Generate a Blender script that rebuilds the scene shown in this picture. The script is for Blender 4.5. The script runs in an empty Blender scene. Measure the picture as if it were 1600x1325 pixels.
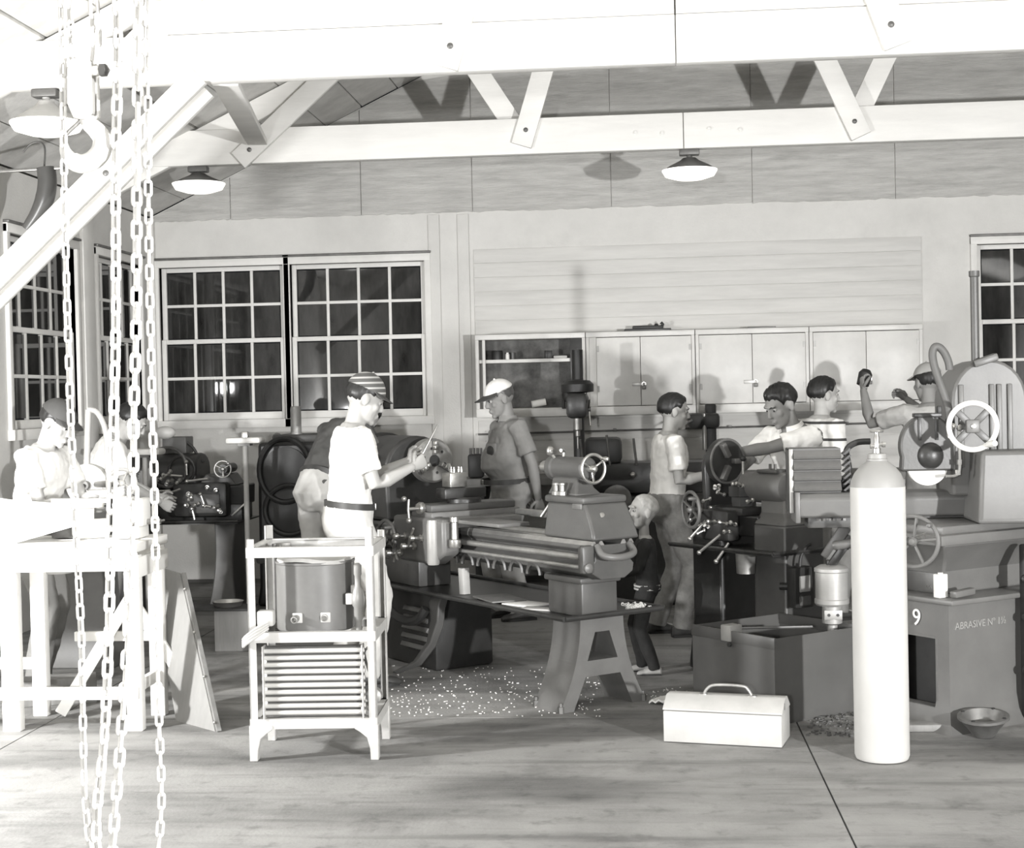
import bpy, bmesh, math, random
from mathutils import Vector, Matrix, Euler
random.seed(7)
SC = bpy.context.scene
COL = SC.collection
PI = math.pi
V = Vector

# ------------------------------------------------------------------ camera
F_PX, W_PX, H_PX = 2400.0, 1600.0, 1325.0
CAM_LOC = V((0.0, 0.0, 1.60))
YAW, PITCH, ROLL = math.radians(4.76), math.radians(-1.10), math.radians(-1.25)
CAM_R = (Matrix.Rotation(YAW, 3, 'Z') @ Matrix.Rotation(PI/2 + PITCH, 3, 'X') @ Matrix.Rotation(ROLL, 3, 'Z'))
cam = bpy.data.objects.new('camera', bpy.data.cameras.new('camera'))
COL.objects.link(cam)
cam.data.sensor_width = 36.0
cam.data.lens = F_PX / W_PX * 36.0
cam.data.clip_end = 200
cam.location = CAM_LOC
cam.rotation_euler = CAM_R.to_euler()
SC.camera = cam

def ray(px, py):
    return CAM_R @ V(((px - W_PX/2)/F_PX, -(py - H_PX/2)/F_PX, -1.0))
def at(px, py, Y):
    """point of the room seen at a pixel of the photograph, at depth Y"""
    r = ray(px, py)
    return CAM_LOC + r * (Y / r.y)
def fl(px, py, z=0.0):
    """point of the plane z seen at a pixel"""
    r = ray(px, py)
    return CAM_LOC + r * ((z - CAM_LOC.z) / r.z)

# ------------------------------------------------------------------ world, flash lamps, exposure
wd = bpy.data.worlds.new('night'); SC.world = wd; wd.use_nodes = True
wd.node_tree.nodes['Background'].inputs[0].default_value = (0.9, 0.95, 1.0, 1)
wd.node_tree.nodes['Background'].inputs[1].default_value = 0.012
def flash(name, loc, energy, radius, aim, spot=168, blend=0.4):
    l = bpy.data.lights.new(name, 'SPOT'); l.energy = energy; l.shadow_soft_size = radius
    l.spot_size = math.radians(spot); l.spot_blend = blend
    o = bpy.data.objects.new(name, l); COL.objects.link(o); o.location = loc
    o.rotation_euler = (V(aim) - V(loc)).to_track_quat('-Z', 'Y').to_euler()
    return o
flash('flash_lamp_beside_camera', (-0.75, -2.2, 1.85), 1350, 0.10, (-0.2, 12, 0.7), 46, 1.0)
flash('flash_lamp_at_bench', (-4.1, 5.6, 1.36), 640, 0.09, (0.2, 10, 1.6))
flash('flash_lamp_at_grinder', (4.3, 0.3, 1.45), 2900, 0.08, (0.6, 12, 1.9))
SC.view_settings.view_transform = 'Standard'
SC.view_settings.look = 'None'
SC.view_settings.gamma = 1.0
SC.view_settings.use_curve_mapping = False
SC.view_settings.exposure = 0.26

# ------------------------------------------------------------------ materials
MATS = {}
def mat(name, g, rough=0.6, metal=0.0, var=0.15, scale=6.0, bump=0.0, bscale=40.0, stretch=(1,1,1), spots=0.0, coat=0.0, spec=0.5, dirt=None):
    if name in MATS: return MATS[name]
    m = bpy.data.materials.new(name); m.use_nodes = True
    nt = m.node_tree; N = nt.nodes; L = nt.links
    b = N['Principled BSDF']
    tint = (1.0, 0.985, 0.945)
    tc = N.new('ShaderNodeTexCoord'); mp = N.new('ShaderNodeMapping'); mp.inputs['Scale'].default_value = stretch
    L.new(tc.outputs['Object'], mp.inputs['Vector'])
    nz = N.new('ShaderNodeTexNoise'); nz.inputs['Scale'].default_value = scale; nz.inputs['Detail'].default_value = 6
    nz.inputs['Roughness'].default_value = 0.62
    L.new(mp.outputs[0], nz.inputs['Vector'])
    rp = N.new('ShaderNodeValToRGB')
    lo, hi = max(0.0, g*(1-var)), min(1.0, g*(1+var))
    rp.color_ramp.elements[0].position = 0.3; rp.color_ramp.elements[1].position = 0.72
    rp.color_ramp.elements[0].color = (lo*tint[0], lo*tint[1], lo*tint[2], 1)
    rp.color_ramp.elements[1].color = (hi*tint[0], hi*tint[1], hi*tint[2], 1)
    L.new(nz.outputs['Fac'], rp.inputs['Fac'])
    last = rp.outputs['Color']
    if spots > 0:
        n2 = N.new('ShaderNodeTexNoise'); n2.inputs['Scale'].default_value = scale*0.45; n2.inputs['Detail'].default_value = 9
        n2.inputs['Roughness'].default_value = 0.7
        L.new(mp.outputs[0], n2.inputs['Vector'])
        r2 = N.new('ShaderNodeValToRGB'); r2.color_ramp.elements[0].position = 0.55; r2.color_ramp.elements[1].position = 0.72
        r2.color_ramp.elements[0].color = (0,0,0,1); r2.color_ramp.elements[1].color = (spots,)*3 + (1,)
        L.new(n2.outputs['Fac'], r2.inputs['Fac'])
        mx = N.new('ShaderNodeMix'); mx.data_type = 'RGBA'
        d = dirt if dirt is not None else g*0.35
        mx.inputs['B'].default_value = (d*tint[0], d*tint[1], d*tint[2], 1)
        L.new(r2.outputs['Color'], mx.inputs['Factor']); L.new(last, mx.inputs['A'])
        last = mx.outputs['Result']
    L.new(last, b.inputs['Base Color'])
    b.inputs['Roughness'].default_value = rough; b.inputs['Metallic'].default_value = metal
    b.inputs['Specular IOR Level'].default_value = spec
    b.inputs['Coat Weight'].default_value = coat
    if bump > 0:
        n3 = N.new('ShaderNodeTexNoise'); n3.inputs['Scale'].default_value = bscale; n3.inputs['Detail'].default_value = 5
        L.new(mp.outputs[0], n3.inputs['Vector'])
        bp = N.new('ShaderNodeBump'); bp.inputs['Strength'].default_value = bump; bp.inputs['Distance'].default_value = 0.01
        L.new(n3.outputs['Fac'], bp.inputs['Height']); L.new(bp.outputs[0], b.inputs['Normal'])
    MATS[name] = m
    return m
mat('wall', 0.66, 0.75, var=0.06, scale=3, bump=0.25, bscale=60, spots=0.12)
mat('fibreboard', 0.52, 0.9, var=0.16, scale=8, stretch=(0.35,1,3), bump=0.9, bscale=38, spots=0.38)
mat('plank', 0.63, 0.7, var=0.09, scale=5, stretch=(0.25,1,2.5), bump=0.2, bscale=30, spots=0.10)
mat('timber', 0.78, 0.6, var=0.06, scale=4, stretch=(0.3,1,2), bump=0.15, bscale=30, spots=0.06)
mat('roofwood', 0.60, 0.8, var=0.18, scale=4, bump=0.25, bscale=25, spots=0.2)
mat('darkwall', 0.10, 0.8)
mat('trim', 0.74, 0.5, var=0.05, scale=6, bump=0.08, spots=0.06)
mat('glass', 0.030, 0.03, var=0.6, scale=3.5, stretch=(2.2,2.2,0.6), spec=0.5, spots=0.35, dirt=0.09)
mat('floor', 0.25, 0.75, var=0.22, scale=1.6, bump=0.3, bscale=60, spots=0.8, dirt=0.05)
mat('finmetal', 0.24, 0.5, var=0.2, scale=30)
mat('white', 0.74, 0.45, var=0.05, scale=7, spots=0.05)
mat('offwhite', 0.44, 0.5, var=0.10, scale=7, spots=0.12)
mat('cabinet', 0.66, 0.42, var=0.10, scale=4, spots=0.12)
mat('mgrey', 0.080, 0.42, var=0.14, scale=6, bump=0.06, bscale=90, spots=0.15)
mat('mlight', 0.125, 0.42, var=0.14, scale=6, bump=0.06, bscale=90, spots=0.15)
mat('mdark', 0.030, 0.38, var=0.25, scale=8, bump=0.06, bscale=90, spots=0.2)
mat('black', 0.022, 0.5, var=0.3, scale=8)
mat('steel', 0.52, 0.30, 0.9, var=0.15, scale=20, stretch=(1,1,4))
mat('steeldull', 0.36, 0.42, 0.75, var=0.2, scale=15)
mat('iron', 0.16, 0.5, 0.5, var=0.25, scale=12, spots=0.3)
mat('rubber', 0.10, 0.6, var=0.15, scale=10)
mat('wood', 0.22, 0.65, var=0.18, scale=4, stretch=(4,4,0.5), bump=0.15, bscale=20, spots=0.15)
mat('paper', 0.78, 0.7, var=0.06)
mat('chain', 0.66, 0.45, var=0.12, scale=30)
mat('skin', 0.40, 0.65, var=0.06, scale=9)
mat('skindark', 0.24, 0.65, var=0.06, scale=9)
mat('hairdark', 0.018, 0.45, var=0.4, scale=60)
mat('hairblond', 0.42, 0.5, var=0.25, scale=60, stretch=(1,1,0.4))
mat('shirtwhite', 0.84, 0.8, var=0.04, scale=10)
mat('shirtkhaki', 0.23, 0.8, var=0.10, scale=10)
mat('shirtdark', 0.085, 0.8, var=0.15, scale=10)
mat('shirtgrey', 0.42, 0.8, var=0.06, scale=10)
mat('trouserlight', 0.52, 0.85, var=0.08, scale=10)
mat('trouserkhaki', 0.24, 0.85, var=0.10, scale=10)
mat('jeans', 0.27, 0.9, var=0.25, scale=14, bump=0.15, bscale=160)
mat('sweater', 0.022, 0.9, var=0.3, scale=30)
mat('leather', 0.05, 0.5, var=0.3, scale=10)
mat('galv', 0.34, 0.45, 0.25, var=0.16, scale=5, spots=0.15)
mat('tankgrey', 0.09, 0.42, var=0.14, scale=3.5, spots=0.2)
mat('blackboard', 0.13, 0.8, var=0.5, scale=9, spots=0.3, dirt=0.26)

def floor_mat():
    # worn concrete: broad darker traffic stains, drag streaks and fine grain
    m = MATS['floor']; nt = m.node_tree; N = nt.nodes; L = nt.links; b = N['Principled BSDF']
    base = b.inputs['Base Color'].links[0].from_socket
    tc = N.new('ShaderNodeTexCoord')
    def layer(last, scale, stretch, lo, hi, dark, rot=0.0, detail=7):
        mp = N.new('ShaderNodeMapping'); mp.inputs['Scale'].default_value = stretch; mp.inputs['Rotation'].default_value = (0, 0, rot)
        L.new(tc.outputs['Object'], mp.inputs['Vector'])
        nz = N.new('ShaderNodeTexNoise'); nz.inputs['Scale'].default_value = scale; nz.inputs['Detail'].default_value = detail; nz.inputs['Roughness'].default_value = 0.6
        L.new(mp.outputs[0], nz.inputs['Vector'])
        rp = N.new('ShaderNodeValToRGB'); rp.color_ramp.elements[0].position = lo; rp.color_ramp.elements[1].position = hi
        rp.color_ramp.elements[0].color = (1, 1, 1, 1); rp.color_ramp.elements[1].color = (dark, dark, dark, 1)
        L.new(nz.outputs['Fac'], rp.inputs['Fac'])
        mx = N.new('ShaderNodeMix'); mx.data_type = 'RGBA'; mx.blend_type = 'MULTIPLY'; mx.inputs['Factor'].default_value = 1.0
        L.new(last, mx.inputs['A']); L.new(rp.outputs['Color'], mx.inputs['B'])
        return mx.outputs['Result']
    c = layer(base, 0.9, (0.5, 1.5, 1), 0.47, 0.66, 0.42, 0.15)
    c = layer(c, 2.2, (0.25, 2.4, 1), 0.52, 0.66, 0.62, -0.5)
    c = layer(c, 9.0, (1, 1, 1), 0.55, 0.75, 0.6)
    L.new(c, b.inputs['Base Color'])
floor_mat()
def striped(name, g1, g2, period, duty, axis='Z', rough=0.8, off=0.0):
    m = mat(name + '_base', g1, rough); m = m.copy(); m.name = name
    nt = m.node_tree; N = nt.nodes; L = nt.links; b = N['Principled BSDF']
    tc = N.new('ShaderNodeTexCoord'); sx = N.new('ShaderNodeSeparateXYZ'); L.new(tc.outputs['Object'], sx.inputs[0])
    a = N.new('ShaderNodeMath'); a.operation = 'MULTIPLY_ADD'; a.inputs[1].default_value = 1/period; a.inputs[2].default_value = 50.0 + off
    L.new(sx.outputs[axis], a.inputs[0])
    f = N.new('ShaderNodeMath'); f.operation = 'FRACT'; L.new(a.outputs[0], f.inputs[0])
    c = N.new('ShaderNodeMath'); c.operation = 'LESS_THAN'; c.inputs[1].default_value = duty; L.new(f.outputs[0], c.inputs[0])
    mx = N.new('ShaderNodeMix'); mx.data_type = 'RGBA'
    mx.inputs['A'].default_value = (g1, g1*0.985, g1*0.945, 1); mx.inputs['B'].default_value = (g2, g2*0.985, g2*0.945, 1)
    L.new(c.outputs[0], mx.inputs['Factor']); L.new(mx.outputs['Result'], b.inputs['Base Color'])
    MATS[name] = m
    return m

# ------------------------------------------------------------------ mesh builder
def basis(d):
    d = d.normalized()
    u = d.cross(V((0,0,1)))
    if u.length < 1e-4: u = V((1,0,0))
    u.normalize()
    return u, u.cross(d).normalized(), d          # u, v, d (v is roughly up)
class B:
    def __init__(s): s.bm = bmesh.new()
    def box(s, c, size, rot=None, bev=0.0):
        M = Matrix.Translation(V(c)) @ (rot.to_4x4() if rot is not None else Matrix.Identity(4)) @ Matrix.Diagonal((size[0], size[1], size[2], 1))
        r = bmesh.ops.create_cube(s.bm, size=1.0, matrix=M)
        if bev > 0:
            es = {e for v in r['verts'] for e in v.link_edges}
            bmesh.ops.bevel(s.bm, geom=list(es), offset=bev, segments=2, affect='EDGES', profile=0.5)
        return s
    def span(s, x0, x1, y0, y1, z0, z1, bev=0.0):
        return s.box(((x0+x1)/2, (y0+y1)/2, (z0+z1)/2), (abs(x1-x0), abs(y1-y0), abs(z1-z0)), None, bev)
    def bar(s, a, b, w, h, bev=0.0, up=None):
        a, b = V(a), V(b); d = b - a
        u, v, n = basis(d)
        if up is not None:
            u = n.cross(V(up)).normalized(); v = u.cross(n)
        R = Matrix((u, n, v)).transposed()
        return s.box((a+b)/2, (w, d.length, h), R, bev)
    def rings(s, rs, cap=True, closed=False):
        vs = [[s.bm.verts.new(p) for p in r] for r in rs]
        n = len(vs[0]); m = len(vs)
        for i in range(m if closed else m-1):
            a, b = vs[i], vs[(i+1) % m]
            for j in range(n):
                try: s.bm.faces.new((a[j], a[(j+1)%n], b[(j+1)%n], b[j]))
                except ValueError: pass
        if cap and not closed:
            for r in (vs[0], vs[-1]):
                try: s.bm.faces.new(r)
                except ValueError: pass
        return s
    def cyl(s, a, b, r, r2=None, n=20):
        a, b = V(a), V(b); r2 = r if r2 is None else r2
        u, v, d = basis(b-a)
        return s.rings([[c + (u*math.cos(t) + v*math.sin(t))*q for t in (2*PI*k/n for k in range(n))] for c, q in ((a, r), (b, r2))])
    def lathe(s, o, axis, prof, n=24):
        o = V(o); u, v, d = basis(V(axis))
        return s.rings([[o + d*h + (u*math.cos(t) + v*math.sin(t))*max(q, 1e-4) for t in (2*PI*k/n for k in range(n))] for q, h in prof])
    def tube(s, pts, r, n=10, closed=False):
        pts = [V(p) for p in pts]; m = len(pts); out = []; pu = None
        for i, p in enumerate(pts):
            t = (pts[(i+1) % m] - pts[i-1]) if closed else (pts[min(i+1, m-1)] - pts[max(i-1, 0)])
            t.normalize()
            if pu is None: pu, _, _ = basis(t)
            u = (pu - t*pu.dot(t)).normalized(); pu = u; w = t.cross(u)
            q = r[i] if isinstance(r, (list, tuple)) else r
            out.append([p + (u*math.cos(a) + w*math.sin(a))*q for a in (2*PI*k/n for k in range(n))])
        return s.rings(out, closed=closed)
    def torus(s, c, axis, R, r, n=32, m=8, a0=0, a1=2*PI):
        u, v, d = basis(V(axis)); c = V(c)
        full = abs(a1-a0-2*PI) < 1e-6
        k = n if full else n+1
        pts = [c + (u*math.cos(a0+(a1-a0)*i/n) + v*math.sin(a0+(a1-a0)*i/n))*R for i in range(k)]
        return s.tube(pts, r, m, closed=full)
    def prism(s, poly, o, u, v, thick):
        """polygon (list of 2d) in plane o,u,v extruded by thick along u x v, centred"""
        o, u, v = V(o), V(u).normalized(), V(v).normalized(); n = u.cross(v)
        return s.rings([[o + u*x + v*y + n*(k*thick) for x, y in poly] for k in (-0.5, 0.5)])
    def ball(s, c, r, n=16, m=10, rot=None):
        c = V(c); r = V(r) if not isinstance(r, (int, float)) else V((r, r, r))
        rs = []
        for i in range(m+1):
            ph = PI*i/m; q = max(math.sin(ph), 0.001)
            ring = []
            for k in range(n):
                p = V((r.x*q*math.cos(2*PI*k/n), r.y*q*math.sin(2*PI*k/n), -r.z*math.cos(ph)))
                if rot is not None: p = rot @ p
                ring.append(c + p)
            rs.append(ring)
        return s.rings(rs)
    def build(s, name, m, parent=None, smooth=True, ang=35, bev=0.0):
        bmesh.ops.remove_doubles(s.bm, verts=s.bm.verts, dist=1e-6)
        bmesh.ops.recalc_face_normals(s.bm, faces=s.bm.faces)
        me = bpy.data.meshes.new(name); s.bm.to_mesh(me); s.bm.free()
        return obj(name, me, m, parent, smooth, ang, bev)
def obj(name, me, m, parent=None, smooth=True, ang=35, bev=0.0):
    o = bpy.data.objects.new(name, me); COL.objects.link(o)
    if m is not None and not me.materials: me.materials.append(MATS[m] if isinstance(m, str) else m)
    if smooth:
        me.shade_smooth(); me.set_sharp_from_angle(angle=math.radians(ang))
    if bev > 0:
        md = o.modifiers.new('bevel', 'BEVEL'); md.width = bev; md.segments = 2; md.limit_method = 'ANGLE'; md.angle_limit = math.radians(40)
    if parent is not None: o.parent = parent
    return o
def tag(o, label=None, cat=None, group=None, kind=None):
    if label: o['label'] = label
    if cat: o['category'] = cat
    if group: o['group'] = group
    if kind: o['kind'] = kind
    return o
def thing(name, label, cat, loc=(0,0,0), rotz=0.0, group=None):
    o = bpy.data.objects.new(name, None); COL.objects.link(o); o.empty_display_size = 0.1
    o.location = loc; o.rotation_euler = (0, 0, rotz)
    return tag(o, label, cat, group)
def share(name, src, parent, loc=None, rot=None, scale=None):
    """another object on the mesh data of src"""
    o = bpy.data.objects.new(name, src.data); COL.objects.link(o); o.parent = parent
    if loc is not None: o.location = loc
    if rot is not None: o.rotation_euler = rot
    if scale is not None: o.scale = scale
    return o
def text(name, body, size, depth, m, parent, loc, rot, align='LEFT'):
    c = bpy.data.curves.new(name, 'FONT'); c.body = body; c.size = size; c.extrude = depth; c.align_x = align
    t = bpy.data.objects.new(name, c); COL.objects.link(t)
    bpy.context.view_layer.update()
    me = bpy.data.meshes.new_from_object(t.evaluated_get(bpy.context.evaluated_depsgraph_get()))
    bpy.data.objects.remove(t)
    # every letter a piece of its own
    bm = bmesh.new(); bm.from_mesh(me); bpy.data.meshes.remove(me); left = set(bm.verts); M = Matrix.Translation(V(loc)) @ Matrix(Euler(rot).to_matrix()).to_4x4()
    while left:
        seed = left.pop(); isl = {seed}; st = [seed]
        while st:
            v = st.pop()
            for e in v.link_edges:
                w = e.other_vert(v)
                if w not in isl: isl.add(w); st.append(w)
        left -= isl; ids = {v: i for i, v in enumerate(isl)}; c = sum((v.co for v in ids), V())/len(ids)
        fs = [[ids[v] for v in f.verts] for f in bm.faces if f.verts[0] in ids]
        m2 = bpy.data.meshes.new('letter'); m2.from_pydata([v.co - c for v in ids], [], fs)
        o = obj('letter', m2, m, parent, smooth=False); o.location = M @ c; o.rotation_euler = rot
    bm.free()
# ------------------------------------------------------------------ the room
XL, XR, YB, YF = -4.35, 6.05, 13.5, -4.5
EAVE, SLOPE, XRIDGE = 3.25, 0.47, 0.85
def roof_z(x): return EAVE + SLOPE*(x-XL) if x < XRIDGE else EAVE + SLOPE*(XR-x)
ZR = roof_z(XRIDGE)
def struct(name, b, m, parent=None, **k):
    o = b.build(name, m, parent, **k)
    if parent is None: o['kind'] = 'structure'
    return o
# floor: slab sections with open joints
floor = struct('floor', B().span(XL-0.2, XR+0.2, YF-0.2, YB+0.2, -0.25, -0.012), 'black')
xs = [XL, -1.9, 0.55, 0.95+0.0, 3.4, XR]; xs = [XL, -3.0, 0.72, 3.5, XR]; ys = [YF, 0.0, 2.6, 5.1, 7.55, 10.2, YB]
for i in range(len(xs)-1):
    for j in range(len(ys)-1):
        B().span(xs[i]+0.004, xs[i+1]-0.004, ys[j]+0.004, ys[j+1]-0.004, -0.1, 0.0).build('slab', 'floor', floor)
# windows: (x0, x1) openings of the back wall and (y0, y1) of the left wall, all from ZW0 to ZW1
ZW0, ZW1 = 1.43, 2.80
BW = [(-4.27, -3.14), (-3.08, -1.87), (2.91, 4.05)]
LW = [(10.35, 11.62), (12.10, 13.18)]
def wall_with_holes(o, u, length, z_top_fn, holes, thick_dir, thick):
    """wall of boards along u with rectangular holes; built from strips"""
    b = B(); o = V(o); u = V(u); n = V(thick_dir)
    cuts = sorted({0.0, length} | {h for a in holes for h in a} | {length*k/12 for k in range(13)})
    for a, c in zip(cuts[:-1], cuts[1:]):
        if c-a < 1e-4: continue
        mid = (a+c)/2
        hole = any(h0 < mid < h1 for h0, h1 in holes)
        spans = [(0, ZW0), (ZW1, None)] if hole else [(0, None)]
        for z0, z1 in spans:
            za, zc = (z1, z1) if z1 is not None else (z_top_fn(a), z_top_fn(c))
            p = [o+u*a+V((0,0,z0)), o+u*c+V((0,0,z0)), o+u*c+V((0,0,zc)), o+u*a+V((0,0,za))]
            b.rings([p, [q+n*thick for q in p]])
    return b
wall_back = struct('wall_back', wall_with_holes((XL, YB, 0), (1,0,0), XR-XL, lambda t: roof_z(XL+t), [(a-XL, c-XL) for a, c in BW], (0,1,0), 0.14), 'wall')
wall_left = struct('wall_left', wall_with_holes((XL, YF, 0), (0,1,0), YB-YF, lambda t: EAVE, [(a-YF, c-YF) for a, c in LW], (-1,0,0), 0.14), 'wall')
wall_right = struct('wall_right', B().span(XR, XR+0.14, YF, YB, 0, EAVE), 'darkwall')
wall_front = struct('wall_front', wall_with_holes((XL, YF, 0), (1,0,0), XR-XL, lambda t: roof_z(XL+t), [], (0,-1,0), 0.14), 'darkwall')
# roof deck: boards running along the room, each a board of its own
ceiling = struct('ceiling', B().rings([[V((XL-0.2, y, roof_z(XL)+0.0)), V((XRIDGE, y, ZR+0.10)), V((XR+0.2, y, roof_z(XR)+0.0)), V((XR+0.2, y, roof_z(XR)+0.25)), V((XRIDGE, y, ZR+0.35)), V((XL-0.2, y, roof_z(XL)+0.25))] for y in (YF-0.2, YB+0.2)]), 'roofwood')
for side in (0, 1):
    L = math.hypot(XRIDGE-XL, ZR-EAVE)
    nb = 16
    for k in range(nb):
        t0, t1 = (k+0.02)/nb, (k+0.98)/nb
        xa, xb = (XL + (XRIDGE-XL)*t0, XL + (XRIDGE-XL)*t1) if side == 0 else (XR + (XRIDGE-XR)*t0, XR + (XRIDGE-XR)*t1)
        za, zb = roof_z(xa), roof_z(xb); dz = 0.02 + 0.004*(k % 3)
        b = B(); b.rings([[V((xa, y, za-dz+0.03)), V((xb, y, zb-dz+0.03)), V((xb, y, zb+0.06)), V((xa, y, za+0.06))] for y in (YF, YB-0.005)])
        b.build('board', 'roofwood', ceiling, smooth=False)
# gable sheathing: fibreboard sheets nailed over the wall above the windows
zsh = 3.215
edges = [XL, -3.6, -2.42, -1.43, -0.21, 1.01, 2.23, 3.45, 4.67, XR]
for a, c in zip(edges[:-1], edges[1:]):
    n = 22; b = B(); bot = []; top = []
    for k in range(n+1):
        x = a+0.004 + (c-a-0.008)*k/n
        bot.append(V((x, 0, zsh + random.uniform(-0.006, 0.008)))); 
    zt = [min(roof_z(x), 4.45) - 0.012 for x in (c-0.004, XRIDGE if a < XRIDGE < c else (a+c)/2, a+0.004)]
    pts = bot + [V((c-0.004, 0, zt[0])), V(((XRIDGE if a < XRIDGE < c else (a+c)/2), 0, zt[1])), V((a+0.004, 0, zt[2]))]
    b.rings([[p+V((0, YB-0.016, 0)) for p in pts], [p+V((0, YB-0.001, 0)) for p in pts]])
    b.build('panel', 'fibreboard', wall_back, smooth=False)
for (z0, z1) in ((4.45, 5.6),):
    b = B()
    pts = [V((x, 0, z)) for x, z in ((-1.75, z0+0.01), (3.45, z0+0.01), (XRIDGE, ZR-0.03))]
    b.rings([[p+V((0, YB-0.014, 0)) for p in pts], [p+V((0, YB-0.001, 0)) for p in pts]])
    b.build('panel', 'fibreboard', wall_back, smooth=False)
# planked infill above the cabinets
for k in range(6):
    z0 = 2.13 + k*0.126
    B().span(-1.43, 2.44, YB-0.014-0.002*(k % 2), YB-0.001, z0+0.003, z0+0.123, 0.002).build('plank', 'plank', wall_back)
# board joints of the wall beside and below
for k, (x, z0, z1) in enumerate([(-1.78, 0.0, 3.2), (-1.52, 0.0, 3.2)]):
    B().span(x-0.05, x+0.05, YB-0.02, YB-0.001, z0, z1, 0.004).build('batten', 'wall', wall_back)
for k in range(7):
    z0 = 0.05 + k*0.19
    B().span(-1.42, XR-0.1, YB-0.012-0.002*(k % 2), YB-0.001, z0+0.004, z0+0.186, 0.003).build('plank', 'plank', wall_back)

def make_window(n, o, u, inn, w, zb, zt, raised=0.0):
    """double-hung sash window in a wall; o = lower corner of the opening, u along, inn into the room"""
    o = V(o); u = V(u); inn = V(inn); up = V((0,0,1))
    root = bpy.data.objects.new('window_%d' % n, None); COL.objects.link(root); root['kind'] = 'structure'
    root.location = o
    R = Matrix((u, inn, up)).transposed()
    def bx(name, x0, x1, d0, d1, z0, z1, m, parent=root, bev=0.004):
        b = B(); b.box(R @ V(((x0+x1)/2, (d0+d1)/2, (z0+z1)/2)), (x1-x0, d1-d0, z1-z0), R, bev)
        return b.build(name, m, parent)
    H = zt-zb
    # casing
    bx('casing', -0.055, 0.0, -0.13, 0.028, -0.07, H+0.06, 'trim'); bx('casing', w, w+0.055, -0.13, 0.028, -0.07, H+0.06, 'trim')
    bx('casing', -0.055, w+0.055, -0.13, 0.032, H, H+0.065, 'trim')
    bx('drip_edge', -0.06, w+0.06, 0.0, 0.045, H+0.066, H+0.085, 'iron')
    bx('window_sill', -0.065, w+0.065, -0.13, 0.05, -0.075, 0.0, 'trim')
    mid = H*0.515
    for s, (z0, z1, d0, d1) in enumerate([(0.0, mid+0.02, -0.05, -0.015), (mid-0.02, H, -0.09, -0.055)]):
        sash = bpy.data.objects.new('sash', None); COL.objects.link(sash); sash.parent = root
        st = 0.045; br = 0.065 if s == 0 else 0.04; tr = 0.04
        bx('stile', 0.002, st, d0, d1, z0, z1, 'trim', sash); bx('stile', w-st, w-0.002, d0, d1, z0, z1, 'trim', sash)
        bx('rail', st, w-st, d0, d1, z0, z0+br, 'trim', sash); bx('rail', st, w-st, d0, d1, z1-tr, z1, 'trim', sash)
        gw, gz0, gz1 = (w-2*st)/4, z0+br, z1-tr
        for k in range(1, 4):
            bx('muntin', st+gw*k-0.013, st+gw*k+0.013, d0+0.004, d1-0.002, gz0, gz1, 'trim', sash, 0.003)
        gm = (gz0+gz1)/2
        bx('muntin', st, w-st, d0+0.006, d1-0.003, gm-0.013, gm+0.013, 'trim', sash, 0.003)
        for k in range(4):
            for (a, c) in ((gz0, gm), (gm, gz1)):
                tl = random.uniform(-0.004, 0.004)
                b = B(); b.box(R @ V((st+gw*(k+0.5), (d0+d1)/2, (a+c)/2)), (gw-0.022, 0.004, c-a-0.022), R @ Matrix.Rotation(tl, 3, 'Z'))
                b.build('pane', 'glass', sash, smooth=False)
    return root
wi = 1
for a, c in LW:
    make_window(wi, (XL, a, ZW0), (0,1,0), (1,0,0), c-a, ZW0, ZW1); wi += 1
for a, c in BW:
    make_window(wi, (a, YB, ZW0), (1,0,0), (0,-1,0), c-a, ZW0, ZW1); wi += 1
# pipe run and corner board at the left corner
struct('trim_1', B().span(XL+0.001, XL+0.035, 11.74, 11.98, 0, EAVE, 0.006), 'trim')
struct('trim_2', B().span(XL+0.001, XL+0.05, YB-0.052, YB-0.001, 0, EAVE, 0.01), 'trim')

# ------------------------------------------------------------------ roof trusses
CZ0, CZ1 = 3.42, 3.69
def truss(Y, label, webs, joint_x, knee=False, double=0.10):
    t = thing('roof_truss', label, 'roof truss', (0, Y, CZ0), 0, 'painted timber roof trusses')
    # bottom chord of butted planks
    js = [XL+0.0] + joint_x + [XR]
    for a, c in zip(js[:-1], js[1:]):
        B().span(a+0.003, c-0.003, -0.05, 0.05, 0, CZ1-CZ0, 0.006).build('chord', 'timber', t)
    for x in joint_x:
        for dx in (-0.36, -0.16, 0.19, 0.42):
            B().lathe((x+dx, -0.05, 0.13+0.01*math.sin(dx*9)), (0,-1,0), [(0.02,0),(0.02,0.006),(0.011,0.008),(0.011,0.02),(0,0.021)], 10).build('bolt', 'timber', t)
    # top chords under the roof deck
    for sx in (0, 1):
        xe = XL+0.02 if sx == 0 else XR-0.02
        a = V((xe, 0, roof_z(xe)-CZ0-0.10)); c = V((XRIDGE, 0, ZR-CZ0-0.10))
        B().bar(a, c, 0.07, 0.16, 0.006).build('rafter', 'timber', t)
    for (xa, za, xb, zb, front) in webs:
        y = -0.072 if front else 0.072
        a, c = V((xa, y, za-CZ0)), V((xb, y, zb-CZ0))
        B().bar(a, c, 0.042, 0.155, 0.004, up=(c-a).cross(V((0,1,0)))).build('web', 'timber', t)
        if front:
            p = a + (c-a).normalized()*0.12
            B().lathe(p+V((0,-0.021,0)), (0,-1,0), [(0.018,0),(0.018,0.006),(0.01,0.012),(0,0.013)], 10).build('bolt', 'iron', t)
    return t
far_webs = [(-3.03, 3.44, -2.22, 4.15, True), (-0.85, 3.48, -0.42, 4.85, True), (-0.85, 3.55, -1.45, 4.5, False),
            (1.68, 3.46, 1.0, 5.0, True), (1.66, 3.60, 2.15, 4.6, False), (4.0, 3.46, 3.3, 4.4, True)]
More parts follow.
